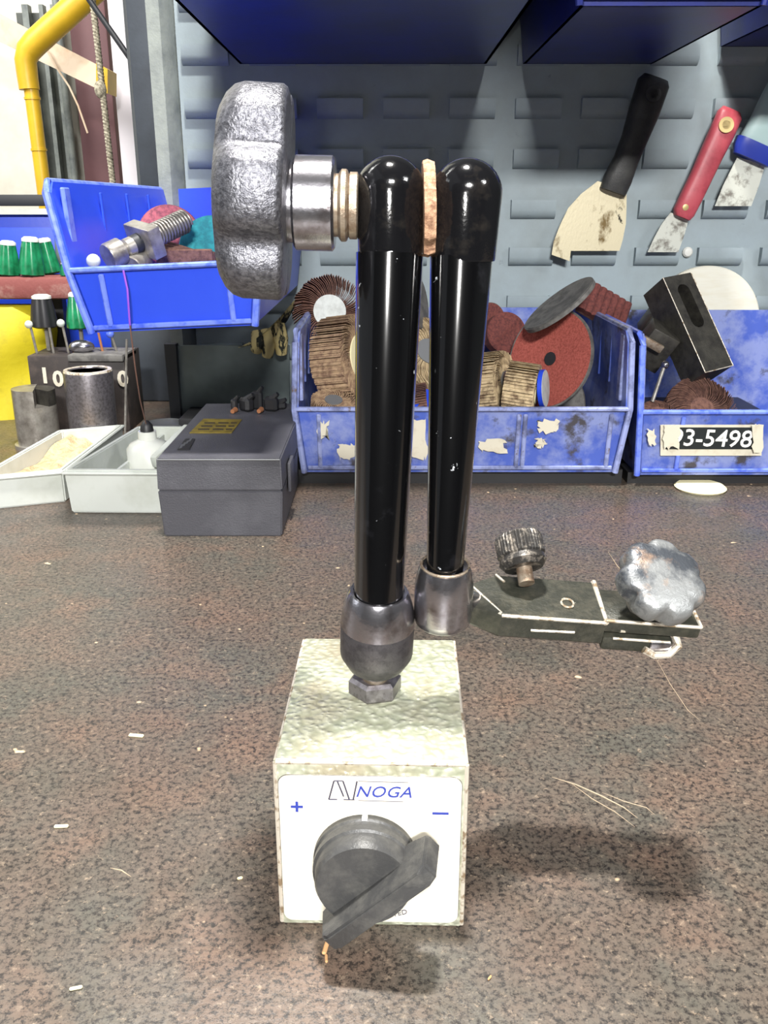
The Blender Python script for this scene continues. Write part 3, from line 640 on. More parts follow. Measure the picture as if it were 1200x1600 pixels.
# rotary switch
kc = zt(571, 1338); kx, kz = kc.x, kc.z; kr = 0.0136
bm = B(); lathe(bm, [(kr, 0.0), (kr, 0.0018), (kr * 0.965, 0.0022), (kr * 0.955, 0.0032), (kr * 0.985, 0.0036), (kr * 0.985, 0.0056), (kr * 0.94, 0.006), (kr * 0.92, 0.0095), (kr * 0.87, 0.0108), (0, 0.0108)], (kx, -0.0005, kz), (0, -1, 0), 56)
dial = sob('switch_dial', bm, 'blackp', ang=30)
bm = B(); la = math.radians(42); R = Matrix.Rotation(-la, 3, 'Y')
def LV(u, d_, v): return V((kx + 0.0030, -0.0005, kz - 0.0022)) + (R @ V((u, 0, v))) + V((0, -d_, 0))
prof = [(-0.0170, 0.0070), (-0.0160, 0.0165), (-0.0140, 0.0180), (0.0160, 0.0180), (0.0185, 0.0162), (0.0200, 0.0060), (0.014, 0.0050), (-0.012, 0.0050)]
a = [LV(u, d_, 0.0026) for u, d_ in prof]; vec = R @ V((0, 0, -0.0052))
prism(bm, a, vec); bmesh.ops.bevel(bm, geom=list(bm.edges), offset=0.0007, segments=2, affect='EDGES')
sob('switch_lever', bm, 'blackp', ang=40)
bm = B(); boxpp(bm, (kx - 0.0007, -0.0026, kz + kr - 0.0006), (kx + 0.0007, -0.0005, kz + kr + 0.0002)); sob('index_notch', bm, 'whitep', dial)
# nut, socket, lower arm
nutc = atz(586, 1082, HZ); nc = V((nutc.x, nutc.y, HZ))
bm = B(); nr = 0.0077
lathe(bm, [(nr * 0.9, 0), (nr, 0.0008), (nr, 0.0046), (nr * 0.86, 0.0056), (0.0040, 0.0056)], nc, (0, 0, 1), 6, ang0=math.radians(12))
obj('hex_nut', bm, 'chromed', S, ang=20)
r_bot = at(592, 925, 0.2195); r_top = at(609, 396, 0.228)
ax = (r_top - r_bot).normalized()
so_b = at(587, 1047, 0.2238); so_t = r_bot
sax = (so_t - so_b); sl_ = sax.length; sr = pxs(57.5, 985, 0.222)
bm = B(); cyl(bm, nc + V((0, 0, 0.005)), so_b + sax * 0.04, 0.0037, 0.0043, 24); obj('ball_stem', bm, 'rusty', S)
bm = B(); lathe(bm, [(0.0045, 0), (sr * 0.56, 0.0004), (sr * 0.80, sl_ * .10), (sr * 0.985, sl_ * .235), (sr, sl_ * .27), (sr * 1.0, sl_ * .62), (sr * 0.99, sl_ * .63), (sr * 0.965, sl_ * .75), (sr * 0.90, sl_ * .87), (sr * 0.81, sl_ * .97), (sr * 0.78, sl_ * 1.0), (sr * .70, sl_ * 1.0), (sr * 0.68, sl_ * .94)], so_b, sax, 48)
lo = obj('lower_socket', bm, 'gunmetal', S, ang=40)
bm = B(); lathe(bm, [(sr * 1.004, sl_ * .62), (sr * 0.998, sl_ * .66), (sr * 0.975, sl_ * .75), (sr * 0.91, sl_ * .87), (sr * 0.82, sl_ * .975), (sr * 0.76, sl_ * 1.012), (sr * .69, sl_ * 1.01), (sr * .68, sl_ * .98)], so_b, sax, 48); obj('polished_collar', bm, 'chrome', lo, ang=40, label='polished chrome collar')
rr0 = pxs(38.5, 925, 0.2195); rr1 = pxs(53, 396, 0.228)
bm = B(); lathe(bm, [(rr0, -0.002), (rr1, (r_top - r_bot).length)], r_bot, ax, 56); obj('lower_arm', bm, 'gloss', S)
# caps
def cap(p_base, p_top, r_, name, tb=0.985):
    axx = (p_top - p_base); H = axx.length; bm = B(); prof = [(r_ * (tb - .015), 0), (r_ * tb, 0.0006), (r_ * 1.01, H - r_ * 0.95)]
    for k in range(1, 13):
        a = PI / 2 * k / 12; prof.append((r_ * 1.01 * math.cos(a), H - r_ * 0.95 + r_ * 0.95 * math.sin(a)))
    prof[-1] = (0, prof[-1][1]); lathe(bm, prof, p_base, axx, 56); return obj(name, bm, 'cap', S, ang=40)
cap1 = cap(at(609.5, 400, 0.228), at(610, 242, 0.228), pxs(52.5, 330, 0.228), 'elbow_cap', 0.965)
cap2 = cap(at(724, 406, 0.228), at(732, 246, 0.228), pxs(54.5, 330, 0.228), 'elbow_cap', 0.93)
# upper arm
u_top = at(721, 402, 0.228); u_bot = at(695.5, 884, 0.2190)
ua0 = pxs(49, 402, 0.228); ua1 = pxs(28.5, 884, 0.219)
bm = B(); lathe(bm, [(ua1, -0.002), (ua0, (u_top - u_bot).length)], u_bot, u_top - u_bot, 56); obj('upper_arm', bm, 'gloss', S)
us_b = at(691, 972, 0.2215); uax = (u_bot - us_b); ul = uax.length; ur = pxs(45, 935, 0.225)
bm = B(); lathe(bm, [(0, 0), (ur * 0.84, 0.0), (ur * 0.95, ul * .05), (ur * .99, ul * .15), (ur, ul * .60), (ur * 0.98, ul * .75), (ur * 0.90, ul * .92), (ur * 0.84, ul * 1.0), (ur * 0.76, ul * 1.02), (ur * .70, ul * .95)], us_b, uax, 48); obj('upper_socket', bm, 'chrome', S, ang=40)
bm = B(); tube(bm, [u_bot + (frame(uax) @ V((ur * 0.80 * math.cos(t_ * PI / 12), ur * 0.80 * math.sin(t_ * PI / 12), ul * .02))) for t_ in range(25)], 0.0004, 6); obj('socket_rim', bm, 'rusty', S)
# gasket between caps
g0 = at(663, 328, 0.228); g1 = at(677, 326, 0.228)
bm = B(); rnd = random.Random(3)
gs_ = [rnd.uniform(0.93, 1.06) for _ in range(60)]
lathe(bm, [(0.002, 0), (pxs(70, 328, .228), 0), (pxs(72, 328, .228), (g1 - g0).length * .5), (pxs(68, 328, .228), (g1 - g0).length + .0006), (0.002, (g1 - g0).length + .0006)], g0 - V((0.0004, 0, 0)), (1, 0, 0.02), 60, star=lambda th, r, h: r * gs_[int(round(th / (2 * PI) * 60)) % 60])
obj('gasket', bm, 'gasket', S, ang=60)
# knob shaft: washer, ring, hub
kax = (at(400, 318, 0.228) - at(560, 322, 0.228)).normalized()
def kp(px): return at(px, 322, 0.228)
pw_ = lambda n: pxs(n, 322, 0.228)
bm = B(); lathe(bm, [(pw_(46), 0), (pw_(50), pw_(2)), (pw_(50), pw_(13)), (pw_(46), pw_(15)), (pw_(52), pw_(17)), (pw_(54), pw_(19)), (pw_(54), pw_(26)), (pw_(52), pw_(28)), (pw_(47), pw_(31)), (pw_(47), pw_(36))], at(560, 322, .228), kax, 40); obj('thrust_washer', bm, 'rusty', S, ang=30)
bm = B(); lathe(bm, [(pw_(66), 0), (pw_(71), pw_(4)), (pw_(71), pw_(60)), (pw_(66), pw_(64)), (pw_(60), pw_(64)), (pw_(60), pw_(80))], at(524, 319, .228), kax, 48); obj('knob_hub', bm, 'chrome', S, ang=30)
def star6(n, amp, ph=0.0, R0=1.0, p=2.2):
    def f(t, r, h):
        c = math.cos(n * (t + ph)); return r * (1 - amp * min(1, (r / R0) ** 4) * (0.5 - 0.5 * c) ** p)
    return f
bm = B(); KR = pw_(163); kt = pw_(104)
kax2 = (kax + V((0, -0.03, 0.035))).normalized()
lathe(bm, [(0.004, 0), (KR * 0.92, 0.0), (KR * 0.975, pw_(3)), (KR, pw_(9)), (KR * 1.0, kt * 0.62), (KR * 0.97, kt * 0.76), (KR * 0.90, kt * 0.88), (KR * 0.80, kt * 0.97), (KR * 0.6, kt * 1.02), (0, kt * 1.05)], at(452, 308, .228), kax2, 144, x=(0, 0, 1), star=star6(6, 0.17, math.radians(28), KR, 3.2))
obj('tightening_knob', bm, 'knob', S, ang=45)
# fine adjustment holder at the arm end
fl = at(785, 958, 0.221); fr = at(948, 970, 0.221); rl = at(768, 896, 0.2395)
hx = (fr - fl).normalized(); hy = (rl - fl); hy = (hy - hy.dot(hx) * hx); hd = hy.length; hy = hy.normalized(); hz = hx.cross(hy).normalized()
HR = Matrix((hx, hy, hz)).transposed(); HL = (fr - fl).length
def HP(u, v, h): return fl + hx * u + hy * v + hz * h
bm = B(); hh = 0.0092
c3 = 0.0016
sec = [(c3 * .4, -0.0002), (hd - c3 * .4, -0.0002), (hd, -c3), (hd, -hh + c3), (hd - c3, -hh), (c3, -hh), (0, -hh + c3), (0, -c3)]
sec2 = [(v * 0.55 + hd * 0.2, h * 0.62 - hh * 0.18) for v, h in sec]
rings = []
for u, s_ in ((-0.0085, sec2), (-0.0072, [(v * 0.65 + hd * 0.16, h * 0.7 - hh * .14) for v, h in sec]), (0.0, sec), (HL, sec)):
    rings.append([bm.verts.new(HP(u, v, h)) for v, h in s_])
for a, b_ in zip(rings, rings[1:]):
    for k in range(8): bm.faces.new((a[k], b_[k], b_[(k + 1) % 8], a[(k + 1) % 8]))
bm.faces.new(rings[0]); bm.faces.new(rings[-1])
holder = obj('indicator_clamp', bm, 'holder', S, ang=20)
bm = B()
tube(bm, [HP(0, 0, -c3 * .5), HP(HL, 0, -c3 * .5)], 0.0005, 6); tube(bm, [HP(HL * 0.3, 0, -hh * .55), HP(HL * .72, -0.0001, -hh * .5)], 0.0004, 6)
tube(bm, [HP(-0.004, 0.004, -.002), HP(0, 0.0006, -c3 * .4)], 0.0005, 6); tube(bm, [HP(-0.0072, hd * .75, -.0015), HP(0, 0.0006, -.0004)], 0.0003, 6)
tube(bm, [HP(HL, 0, -c3 * .5), HP(HL, hd, -c3 * .2)], 0.00085, 6)
tube(bm, [HP(0, hd - .0004, 0.0), HP(0.002, hd * 0.8, 0)], 0.0004, 6)
obj('worn_edge', bm, 'bare_edge', holder)
bm = B(); tube(bm, [HP(HL * .66 + 0.0017 * math.cos(k * PI / 10), hd * 0.36 + 0.0020 * math.sin(k * PI / 10), 0.0001) for k in range(21)], 0.00032, 6); obj('pivot_ring', bm, 'bare_edge', holder)
bm = B(); cyl(bm, us_b + uax * .42, HP(-0.007, hd * 0.5, -hh * .5), 0.0042, 0.0040, 20); obj('swivel_stem', bm, 'chrome', S)
# clamp jaws
pl_ = HL
bm = B(); c_ = HP(HL + 0.013, hd * 0.42, -0.0022); box(bm, c_, (0.027, hd * 0.80, 0.0042), HR, 0.0008); obj('upper_jaw', bm, 'holder', S, ang=30)
bm = B(); box(bm, HP(HL + 0.0102, hd * .42, -0.0082), (0.0200, hd * 0.80, 0.0046), HR, 0.0010); lj = obj('lower_jaw', bm, 'holder', S, ang=30)
bm = B(); tube(bm, [HP(HL, hd * .02, -0.0002), HP(HL + .0262, hd * .02, -0.0002)], 0.0005, 6); tube(bm, [HP(HL + .0262, hd * .02, -0.0002), HP(HL + .0262, hd * .5, -0.0002)], 0.0006, 6)
tube(bm, [HP(HL + .003, hd * .015, -0.006), HP(HL + .019, hd * .015, -0.006)], 0.0004, 6)
obj('worn_edge', bm, 'bare_edge', lj)
bm = B(); tube(bm, [HP(HL + 0.012, -0.0005, -0.0085), HP(HL + 0.015, -.001, -0.0098), HP(HL + 0.019, -.001, -0.0092), HP(HL + 0.0215, 0.0, -0.0068), HP(HL + 0.0205, 0.002, -0.0045)], 0.0011, 8); obj('jaw_lip', bm, 'bare_edge', lj, label='bright worn lip')
bm = B(); box(bm, HP(HL + 0.0165, hd * .02, -0.0075), (0.006, 0.002, 0.003), HR, 0.0006); obj('jaw_insert', bm, 'chrome', lj)
# knurled thumb screw
ka = at(819, 888, 0.2335); kb = at(809, 840, 0.2395); kd = (kb - ka).normalized(); kr2 = pxs(38, 855, 0.2365); kl = (kb - ka).length
bm = B(); cyl(bm, at(823, 912, 0.2300), ka + kd * 0.002, 0.0023, seg=18); obj('screw_shank', bm, 'rusty', S)
bm = B(); lathe(bm, [(0.003, 0), (kr2 * 0.80, 0), (kr2 * .98, kl * .18), (kr2 * .92, kl * .36), (kr2, kl * .42), (kr2, kl * .96), (kr2 * 0.93, kl * 1.05), (0, kl * 1.07)], ka, kd, 120, star=lambda th, r, h: r * (1 - (0.05 * (0.5 + 0.5 * math.cos(40 * th)) if h > kl * .4 and r > kr2 * .5 else 0)))
obj('thumb_screw', bm, 'knurl', S, ang=25)
# silver star knob of the clamp
sa = at(1008, 946, 0.222); sd = V((0.22, -0.60, 0.77)).normalized(); SR = pxs(69, 900, 0.226)
bm = B(); lathe(bm, [(0.004, 0), (SR * .62, 0.0), (SR * .86, SR * .05), (SR * .98, SR * .18), (SR * 1.0, SR * .26), (SR * 1.0, SR * .56), (SR * .96, SR * .66), (SR * .88, SR * .72), (SR * .6, SR * .77), (0, SR * .78)], sa + V((0.0020, 0.0020, 0.0036)), sd, 126, star=star6(7, 0.15, 0.35, SR, 3.0))
obj('clamp_knob', bm, 'knob_silver', S, ang=50)
bm = B(); cyl(bm, sa + V((0.0022, 0.0015, 0.0034)), sa + V((0.0022, 0.0015, 0.0034)) - sd * 0.008, 0.004, seg=20); obj('clamp_screw', bm, 'steel', S)

# ------------------------------------------------------------------ left hanging bin contents
t = empty('threaded_stud', at(240, 375, 0.56), 'dirty steel stud with a square nut lying in the hanging blue bin', 'bolt')
e0, e1 = at(168, 402, 0.530), at(292, 344, 0.568); d = (e1 - e0).normalized(); Lb = (e1 - e0).length
bm = B(); lathe(bm, [(0, 0), (0.0072, 0), (0.0078, 0.001), (0.0078, Lb * .16), (0.0045, Lb * .20), (0.0055, Lb * .22), (0.0055, Lb * .40)], e0, d, 28); obj('shank', bm, 'steel', t)
bm = B(); lathe(bm, [(0.0056, Lb * .3), (0.0056, Lb * .985), (0.0044, Lb), (0, Lb)], e0, d, 24); core = obj('threaded_core', bm, 'blackbar', t)
bm = B(); R = frame(d); nt_ = 13
tube(bm, [e0 + R @ V((0.0064 * math.cos(2 * PI * i / 14), 0.0064 * math.sin(2 * PI * i / 14), Lb * .5 + Lb * .48 * i / (14 * nt_))) for i in range(14 * nt_ + 1)], 0.00085, 6)
obj('thread_ridge', bm, 'steel', core, ang=60)
bm = B(); box(bm, e0 + d * Lb * .46, (0.0255, 0.0180, 0.0085), frame(d, (0.25, 1, 0.4)), 0.0009); obj('square_nut', bm, 'steel', t)
t = empty('abrasive_roll', at(262, 375, 0.60), 'pink abrasive roll behind the threaded stud', 'abrasive roll')
bm = B(); lathe(bm, [(0.002, 0), (0.0195, 0), (0.0205, 0.002), (0.0205, 0.014), (0.0195, 0.016), (0.002, 0.016)], at(262, 378, 0.615), (0.35, -0.9, 0.25), 40); obj('roll', bm, 'pink', t)
t = empty('scouring_disc', at(325, 385, 0.6), 'teal scouring disc at the right end of the hanging blue bin', 'abrasive disc')
bm = B(); lathe(bm, [(0.004, 0), (0.021, 0), (0.0215, 0.001), (0.021, 0.003), (0.004, 0.003)], at(334, 392, 0.585), (0.2, -0.9, 0.2), 40); obj('disc', bm, 'tealdisc', t)
bm = B(); ball(bm, at(325, 405, 0.575), 0.006, 12, (1, .4, .8)); obj('clip', bm, 'greydisc', t)
t = empty('abrasive_pads', at(300, 410, 0.56), 'layered tan sanding pads under the pink roll', 'sanding pads')
bm = B(); 
for i in range(4): box(bm, at(290, 418, 0.560) + V((0, 0.004 * i, 0.0)), (0.034, 0.0022, 0.022), Euler((0.2, 0.1 * i, 0)).to_matrix(), 0.0006, 1)
obj('pad_layers', bm, 'flapb', t)
t = empty('steel_slug', at(215, 412, 0.54), 'short grey steel slug beside the stud in the hanging bin', 'steel part')
bm = B(); cyl(bm, at(205, 418, 0.535), at(224, 404, 0.55), 0.0062, seg=20, bev=0.0006); obj('slug', bm, 'steel', t)
t = empty('ball_knob', at(145, 408, 0.505), 'small white ball at the left front corner of the hanging blue bin', 'ball')
bm = B(); ball(bm, at(146, 408, 0.508), pxs(11, 408, 0.508), 20); obj('ball', bm, 'white', t)
bm = B(); cyl(bm, at(146, 409, 0.51), at(148, 420, 0.53), 0.002, seg=10); obj('ball_shank', bm, 'steel', t)
# thread hanging over the lip
yF = 0.4900
bm = B(); tube(bm, [at(x, y, Y) for x, y, Y in ((192, 422, 0.498), (193, 424, yF - .001), (199, 452, yF), (201, 480, yF + .001), (203, 508, yF + .004))], 0.00055, 6)
t = empty('loose_thread', at(193, 424, yF), 'purple and brown thread hanging over the lip of the blue bin', 'thread')
obj('purple_length', bm, 'thread', t)
bm = B(); tube(bm, [at(x, y, Y) for x, y, Y in ((203, 508, .494), (207, 540, 0.50), (212, 580, 0.51), (219, 625, 0.53), (228, 662, 0.56))], 0.0004, 6); obj('brown_length', bm, 'threadb', t)

# ------------------------------------------------------------------ black case
fL = atz(257, 838, 0); fR = atz(441, 837, 0); cw = (fR - fL).length; cy = fL.y
topf = at(250, 716, cy).z
t = empty('tool_case', ((fL.x + fR.x) / 2, cy + 0.06, 0), 'charcoal plastic case with a gold label on the bench', 'case')
cd = 0.150
def case_part(z0, z1, g0_, g1_, bev, bm):
    n = 4
    x0, x1 = fL.x, fR.x
    v = [(x0 - g0_, cy - g0_, z0), (x1 + g0_, cy - g0_, z0), (x1 + g0_, cy + cd + g0_, z0), (x0 - g0_, cy + cd + g0_, z0)]
    u = [(x0 - g1_, cy - g1_, z1), (x1 + g1_, cy - g1_, z1), (x1 + g1_, cy + cd + g1_, z1), (x0 - g1_, cy + cd + g1_, z1)]
    a = [bm.verts.new(p) for p in v]; b_ = [bm.verts.new(p) for p in u]
    fs = [bm.faces.new(a), bm.faces.new(b_)] + [bm.faces.new((a[i], a[(i + 1) % 4], b_[(i + 1) % 4], b_[i])) for i in range(4)]
    bmesh.ops.bevel(bm, geom=list(bm.edges), offset=bev, segments=2, affect='EDGES')
zs = at(250, 766, cy).z; zt_ = at(250, 716, cy).z
bm = B(); case_part(0.0, zs - 0.0001, 0, 0.0014, 0.0008, bm); obj('case_bottom', bm, 'box', t)
bm = B(); case_part(zs + 0.0001, zt_, 0.0014, 0.001, 0.0008, bm); lid = obj('case_lid', bm, 'box', t)
bm = B(); tube(bm, [(fL.x - .0005, cy - .0012, zt_ - .0006), (fR.x + .0005, cy - .0012, zt_ - .0006)], 0.0005, 6); obj('lid_edge', bm, 'ring', lid, label='scuffed pale lid edge')
def topq(px, py, z): return atz(px, py, z)
bm = B(); prism(bm, [topq(x, y, zt_ + .0002) for x, y in ((296, 677), (362, 677), (378, 656), (318, 655))], (0, 0, 0.0004)); gl = obj('gold_label', bm, 'gold', lid)
bm = B()
for k, yy in enumerate((660, 665, 670)):
    for (a_, b_) in ((0.10, 0.38), (0.46, 0.72), (0.78, 0.93)):
        xl = 318 - (yy - 655) * 1.0; xr = 378 - (yy - 655) * 0.73
        prism(bm, [topq(xl + (xr - xl) * q, y_, zt_ + .0006) for q, y_ in ((a_, yy + 2.2), (b_, yy + 2.2), (b_, yy), (a_, yy))], (0, 0, 0.0002))
obj('label_print', bm, 'goldtx', gl)
bm = B(); prism(bm, [topq(x, y, zt_ + .0002) for x, y in ((277, 703), (296, 703), (305, 686), (290, 686))], (0, 0, 0.0003)); em = obj('badge', bm, 'dark', lid)
bm = B()
for k in range(4): prism(bm, [topq(x, y, zt_ + .0005) for x, y in ((280 + k * 4.6, 701 - k * 3.5), (284 + k * 4.6, 700 - k * 3.5), (287 + k * 4.6, 694 - k * 3), (283 + k * 4.6, 695 - k * 3))], (0, 0, 0.0002))
obj('badge_print', bm, 'ring', em)
bm = B(); box(bm, (fR.x + 0.0028, cy + 0.035, zs), (0.002, 0.02, 0.018), None, 0.0006); obj('latch', bm, 'box', t)

# ------------------------------------------------------------------ white trays
def tray(name, label, corners, h, m, fill=None, group='white plastic trays', divider=False):
    """corners: bench corners FL, FR, BR, BL (Vectors at z=0)"""
    c = sum(corners, V((0, 0, 0))) / 4; o = empty(name, c, label, 'tray', group); th = 0.0035
    Q = corners
    bm = B()
    def inset(i, g):
        a, b_, d_ = Q[i - 1], Q[i], Q[(i + 1) % 4]
        u = (a - b_).normalized(); v = (d_ - b_).normalized(); return b_ + (u + v) * g
    out = [Q[i] for i in range(4)]; inn = [inset(i, th) for i in range(4)]; up = V((0, 0, h)); lo_ = V((0, 0, 0.003))
    A1 = [bm.verts.new(p) for p in out]; A2 = [bm.verts.new(p + up + (p - c).normalized() * 0.0025) for p in out]
    A3 = [bm.verts.new(p + up + (p - c).normalized() * 0.0015) for p in inn]; A4 = [bm.verts.new(p + lo_) for p in inn]
    bm.faces.new(A1); bm.faces.new(A4)
    for X_, Y_ in ((A1, A2), (A2, A3), (A3, A4)):
        for i in range(4): bm.faces.new((X_[i], X_[(i + 1) % 4], Y_[(i + 1) % 4], Y_[i]))
    bmesh.ops.bevel(bm, geom=[e for e in bm.edges], offset=0.0009, segments=2, affect='EDGES')
    obj('tray_shell', bm, m, o)
    bm = B()
    for i in range(4):
        a, b_ = out[i], out[(i + 1) % 4]; tube(bm, [a + up * .93 + (a - c).normalized() * 0.003, b_ + up * .93 + (b_ - c).normalized() * 0.003], 0.0011, 6)
    obj('tray_rim', bm, m, o)
    if fill is not None:
        bm = B(); n = 26; g = [[None] * n for _ in range(n)]
        for i in range(n):
            for j in range(n):
                u, v = i / (n - 1), j / (n - 1); p = (inn[0] * (1 - u) + inn[1] * u) * (1 - v) + (inn[3] * (1 - u) + inn[2] * u) * v
                hgt = h * 0.62 + 0.0045 * math.sin(u * 5 + 1) * math.cos(v * 6) + 0.0012 * math.sin(u * 23 + v * 17)
                g[i][j] = bm.verts.new(p + V((0, 0, hgt)))
        for i in range(n - 1):
            for j in range(n - 1): bm.faces.new((g[i][j], g[i + 1][j], g[i + 1][j + 1], g[i][j + 1]))
        obj('powder', bm, fill, o, kind='stuff', ang=60, label='tan powder filling the tray')
    if divider:
        bm = B(); a = inn[3] * .72 + inn[0] * .28; b_ = inn[2] * .72 + inn[1] * .28
        m1 = inn[0] * .62 + inn[1] * .38; m2 = inn[3] * .62 + inn[2] * .38
        for p, q in ((m1, m2),):
            R = frame(q - p, (0, 0, 1)); box(bm, (p + q) / 2 + V((0, 0, h * .42)), (h * .8, 0.002, (q - p).length), R)
        obj('divider', bm, m, o)
    return o
q0 = atz(112, 801, 0); q1 = atz(268, 802, 0)
tray('plastic_tray', 'white plastic tray holding a small bottle beside the black case', [q0, q1 + V((0.0, 0, 0)), V((q1.x + 0.0, q1.y + 0.115, 0)), V((q0.x + 0.015, q0.y + 0.115, 0))], at(112, 733, q0.y).z, 'white', divider=True)
r0 = atz(-30, 798, 0); r1 = atz(103, 784, 0)
tray('plastic_tray', 'white plastic tray filled with tan powder at the left edge', [r0, r1, V((r1.x + 0.004, r1.y + 0.125, 0)), V((r0.x + 0.01, r0.y + 0.125, 0))], at(103, 733, r1.y).z, 'white', fill='powder')
# bottle in the tray
bp_ = V((at(232, 700, q0.y + 0.045).x, q0.y + 0.045, 0.003))
t = empty('small_bottle', bp_, 'small cloudy bottle with a black tip standing in the white tray', 'bottle')
zb = at(232, 668, bp_.y).z
bm = B(); lathe(bm, [(0, 0), (0.0135, 0), (0.0145, 0.001), (0.0145, zb * .62), (0.012, zb * .70), (0.0062, zb * .76), (0.006, zb * .88), (0, zb * .88)], bp_, (0, 0, 1), 32); obj('bottle_body', bm, 'clear', t, ang=40)
bm = B(); lathe(bm, [(0.0045, zb * .88), (0.004, zb * .97), (0.0015, zb * 1.04), (0, zb * 1.05)], bp_, (0, 0, 1), 20); obj('cap', bm, 'dark', t)
bm = B(); R = Euler((0, 0.25, 0.9)).to_matrix(); t = empty('plastic_clip', at(266, 702, 0.575), 'white plastic clip leaning over the tray edge against the case', 'clip')
box(bm, at(268, 696, 0.585), (0.005, 0.045, 0.008), Euler((0.28, 0, -0.35)).to_matrix(), 0.001); obj('clip_bar', bm, 'white', t)
# knurled ring behind
rc = V((at(268, 668, 0.72).x, 0.70, 0.0)); zr_ = at(268, 664, 0.70).z
t = empty('knurled_ring', rc, 'black jar with a grey knurled cap behind the white tray', 'jar')
bm = B(); lathe(bm, [(0, 0), (0.0155, 0), (0.016, 0.002), (0.016, zr_ - 0.008), (0, zr_ - 0.008)], rc, (0, 0, 1), 28); obj('jar_body', bm, 'dark', t)
bm = B(); lathe(bm, [(0.0165, zr_ - 0.008), (0.0175, zr_ - 0.007), (0.0175, zr_), (0.0155, zr_ + 0.002), (0.013, zr_ + 0.001), (0, zr_ + 0.001)], rc, (0, 0, 1), 96, star=lambda th, r, h: r * (1 - (0.04 * (0.5 + 0.5 * math.cos(32 * th)) if r > 0.0172 else 0))); obj('cap', bm, 'ring', t, ang=25)

# ------------------------------------------------------------------ items between panel and case
t = empty('steel_plate', at(360, 600, 0.745), 'dark grey steel plate leaning under the hanging bin', 'plate')
bm = B(); prism(bm, [at(272, 540, 0.735), at(452, 540, 0.735), at(452, 668, 0.735), at(282, 668, 0.735)], (0, 0.003, 0)); obj('plate_sheet', bm, 'plate', t)
bm = B(); prism(bm, [at(256, 538, 0.728), at(274, 538, 0.728), at(284, 668, 0.728), at(268, 668, 0.728)], (0, 0.01, 0)); obj('plate_flange', bm, 'blackbar', t)
t = empty('black_housing', V((at(360, 600, 0.7).x, 0.71, 0)), 'black housing behind the case under the steel plate', 'housing')
bm = B(); boxpp(bm, (at(282, 660, 0.70).x, 0.692, 0.0), (at(452, 660, 0.70).x, 0.738, at(360, 655, 0.69).z), 0.002); obj('housing_body', bm, 'dark', t)
# black clips lying on the case's far end
rnd = random.Random(5)
for i, (px, py, s) in enumerate(((385, 636, 15), (402, 622, 11), (424, 634, 14), (438, 640, 12), (366, 632, 9))):
    Y = cy + 0.125 + 0.006 * (i % 2); zc = zt_; c = V((at(px, py, Y).x, Y, zc + 0.0042 + 0.0))
    lab = ('black plastic connector with a copper tip at the left of the small heap', 'black plastic connector standing highest in the small heap', 'angular black connector right of the copper tips', 'rightmost black connector of the heap on the case', 'smallest black connector at the left end of the heap')[i]
    o = empty('cable_connector', c, lab, 'connector', 'black connectors on top of the case')
    bm = B(); R = Euler((0, rnd.uniform(-.5, .5), rnd.uniform(0, 3))).to_matrix(); hs = pxs(s, py, Y)
    hgt = max(0.006, at(px, py - s, Y).z - zc)
    box(bm, (c.x, c.y, zc + hgt * .5), (hs * 1.6, hs * 1.1, hgt), Euler((0, 0.0, rnd.uniform(0, 3))).to_matrix(), hs * .3, 1)
    cyl(bm, (c.x, c.y, zc + hgt * .8), (c.x + hs * .8, c.y - hs * .3, zc + hgt * 1.25), hs * .45, hs * .25, 8)
    obj('connector_body', bm, 'dark', o)
    if i < 3:
        bm = B(); cyl(bm, (c.x - hs, c.y - hs * .9, zc + hgt * .25), (c.x - hs * 1.2, c.y - hs * 1.7, zc + 0.0022), 0.0019, 0.0015, 10); obj('contact_tip', bm, 'copper', o)
# striped cloth glove
t = empty('work_glove', at(428, 510, 0.74), 'tan and black striped work glove stuffed left of the grimy bin', 'glove')
bm = B(); loft(bm, [(at(395, 535, 0.735), (0.012, 0, 0.004), (0, 0.01, 0)), (at(418, 515, 0.725), (0.013, 0, 0.012), (0, 0.012, 0)), (at(440, 498, 0.73), (0.010, 0, 0.014), (0, 0.012, 0)), (at(458, 484, 0.74), (0.006, 0, 0.010), (0, 0.008, 0))], 18, 2.2)
for k, (a_, b_) in enumerate((((404, 520), (400, 548)), ((418, 516), (418, 556)), ((434, 508), (440, 552)))): 
    tube(bm, [at(*a_, 0.722), at((a_[0] + b_[0]) / 2 + 2, (a_[1] + b_[1]) / 2, 0.718), at(*b_, 0.722)], [0.006, 0.006, 0.0045], 10)
obj('knitted_palm', bm, 'stripe', t, ang=60)

# ------------------------------------------------------------------ far left of the bench
def standing(px, ytop, ybot, halfw, Y, name, label, m, cat, group=None):
    x = at(px, ybot, Y).x; zt2 = at(px, ytop, Y).z; r = pxs(halfw, (ytop + ybot) / 2, Y)
    return x, zt2, r
Yc = 0.70
x, z, r = standing(149, 578, 690, 37, Yc, '', '', '', '')
t = empty('steel_sleeve', (x, Yc, 0), 'tall dull steel sleeve with a bright rim behind the white trays', 'steel cylinder', 'steel cylinders')
bm = B(); lathe(bm, [(r * .93, 0), (r * 0.97, 0.002), (r * 1.0, z - 0.002), (r * .97, z), (r * .80, z), (r * .78, z - 0.001), (r * .70, z - 0.03), (0, z - 0.03)], (x, Yc, 0), (0, 0, 1), 56); s_ = obj('sleeve_wall', bm, 'chromed', t, ang=30)
bm = B(); lathe(bm, [(r * 0.99, z - .001), (r * .965, z + .0006), (r * .82, z + .0006), (r * .80, z - .001)], (x, Yc, 0), (0, 0, 1), 56); obj('bright_rim', bm, 'bare_edge', s_)
x, z, r = standing(62, 606, 690, 32, Yc + .01, '', '', '', '')
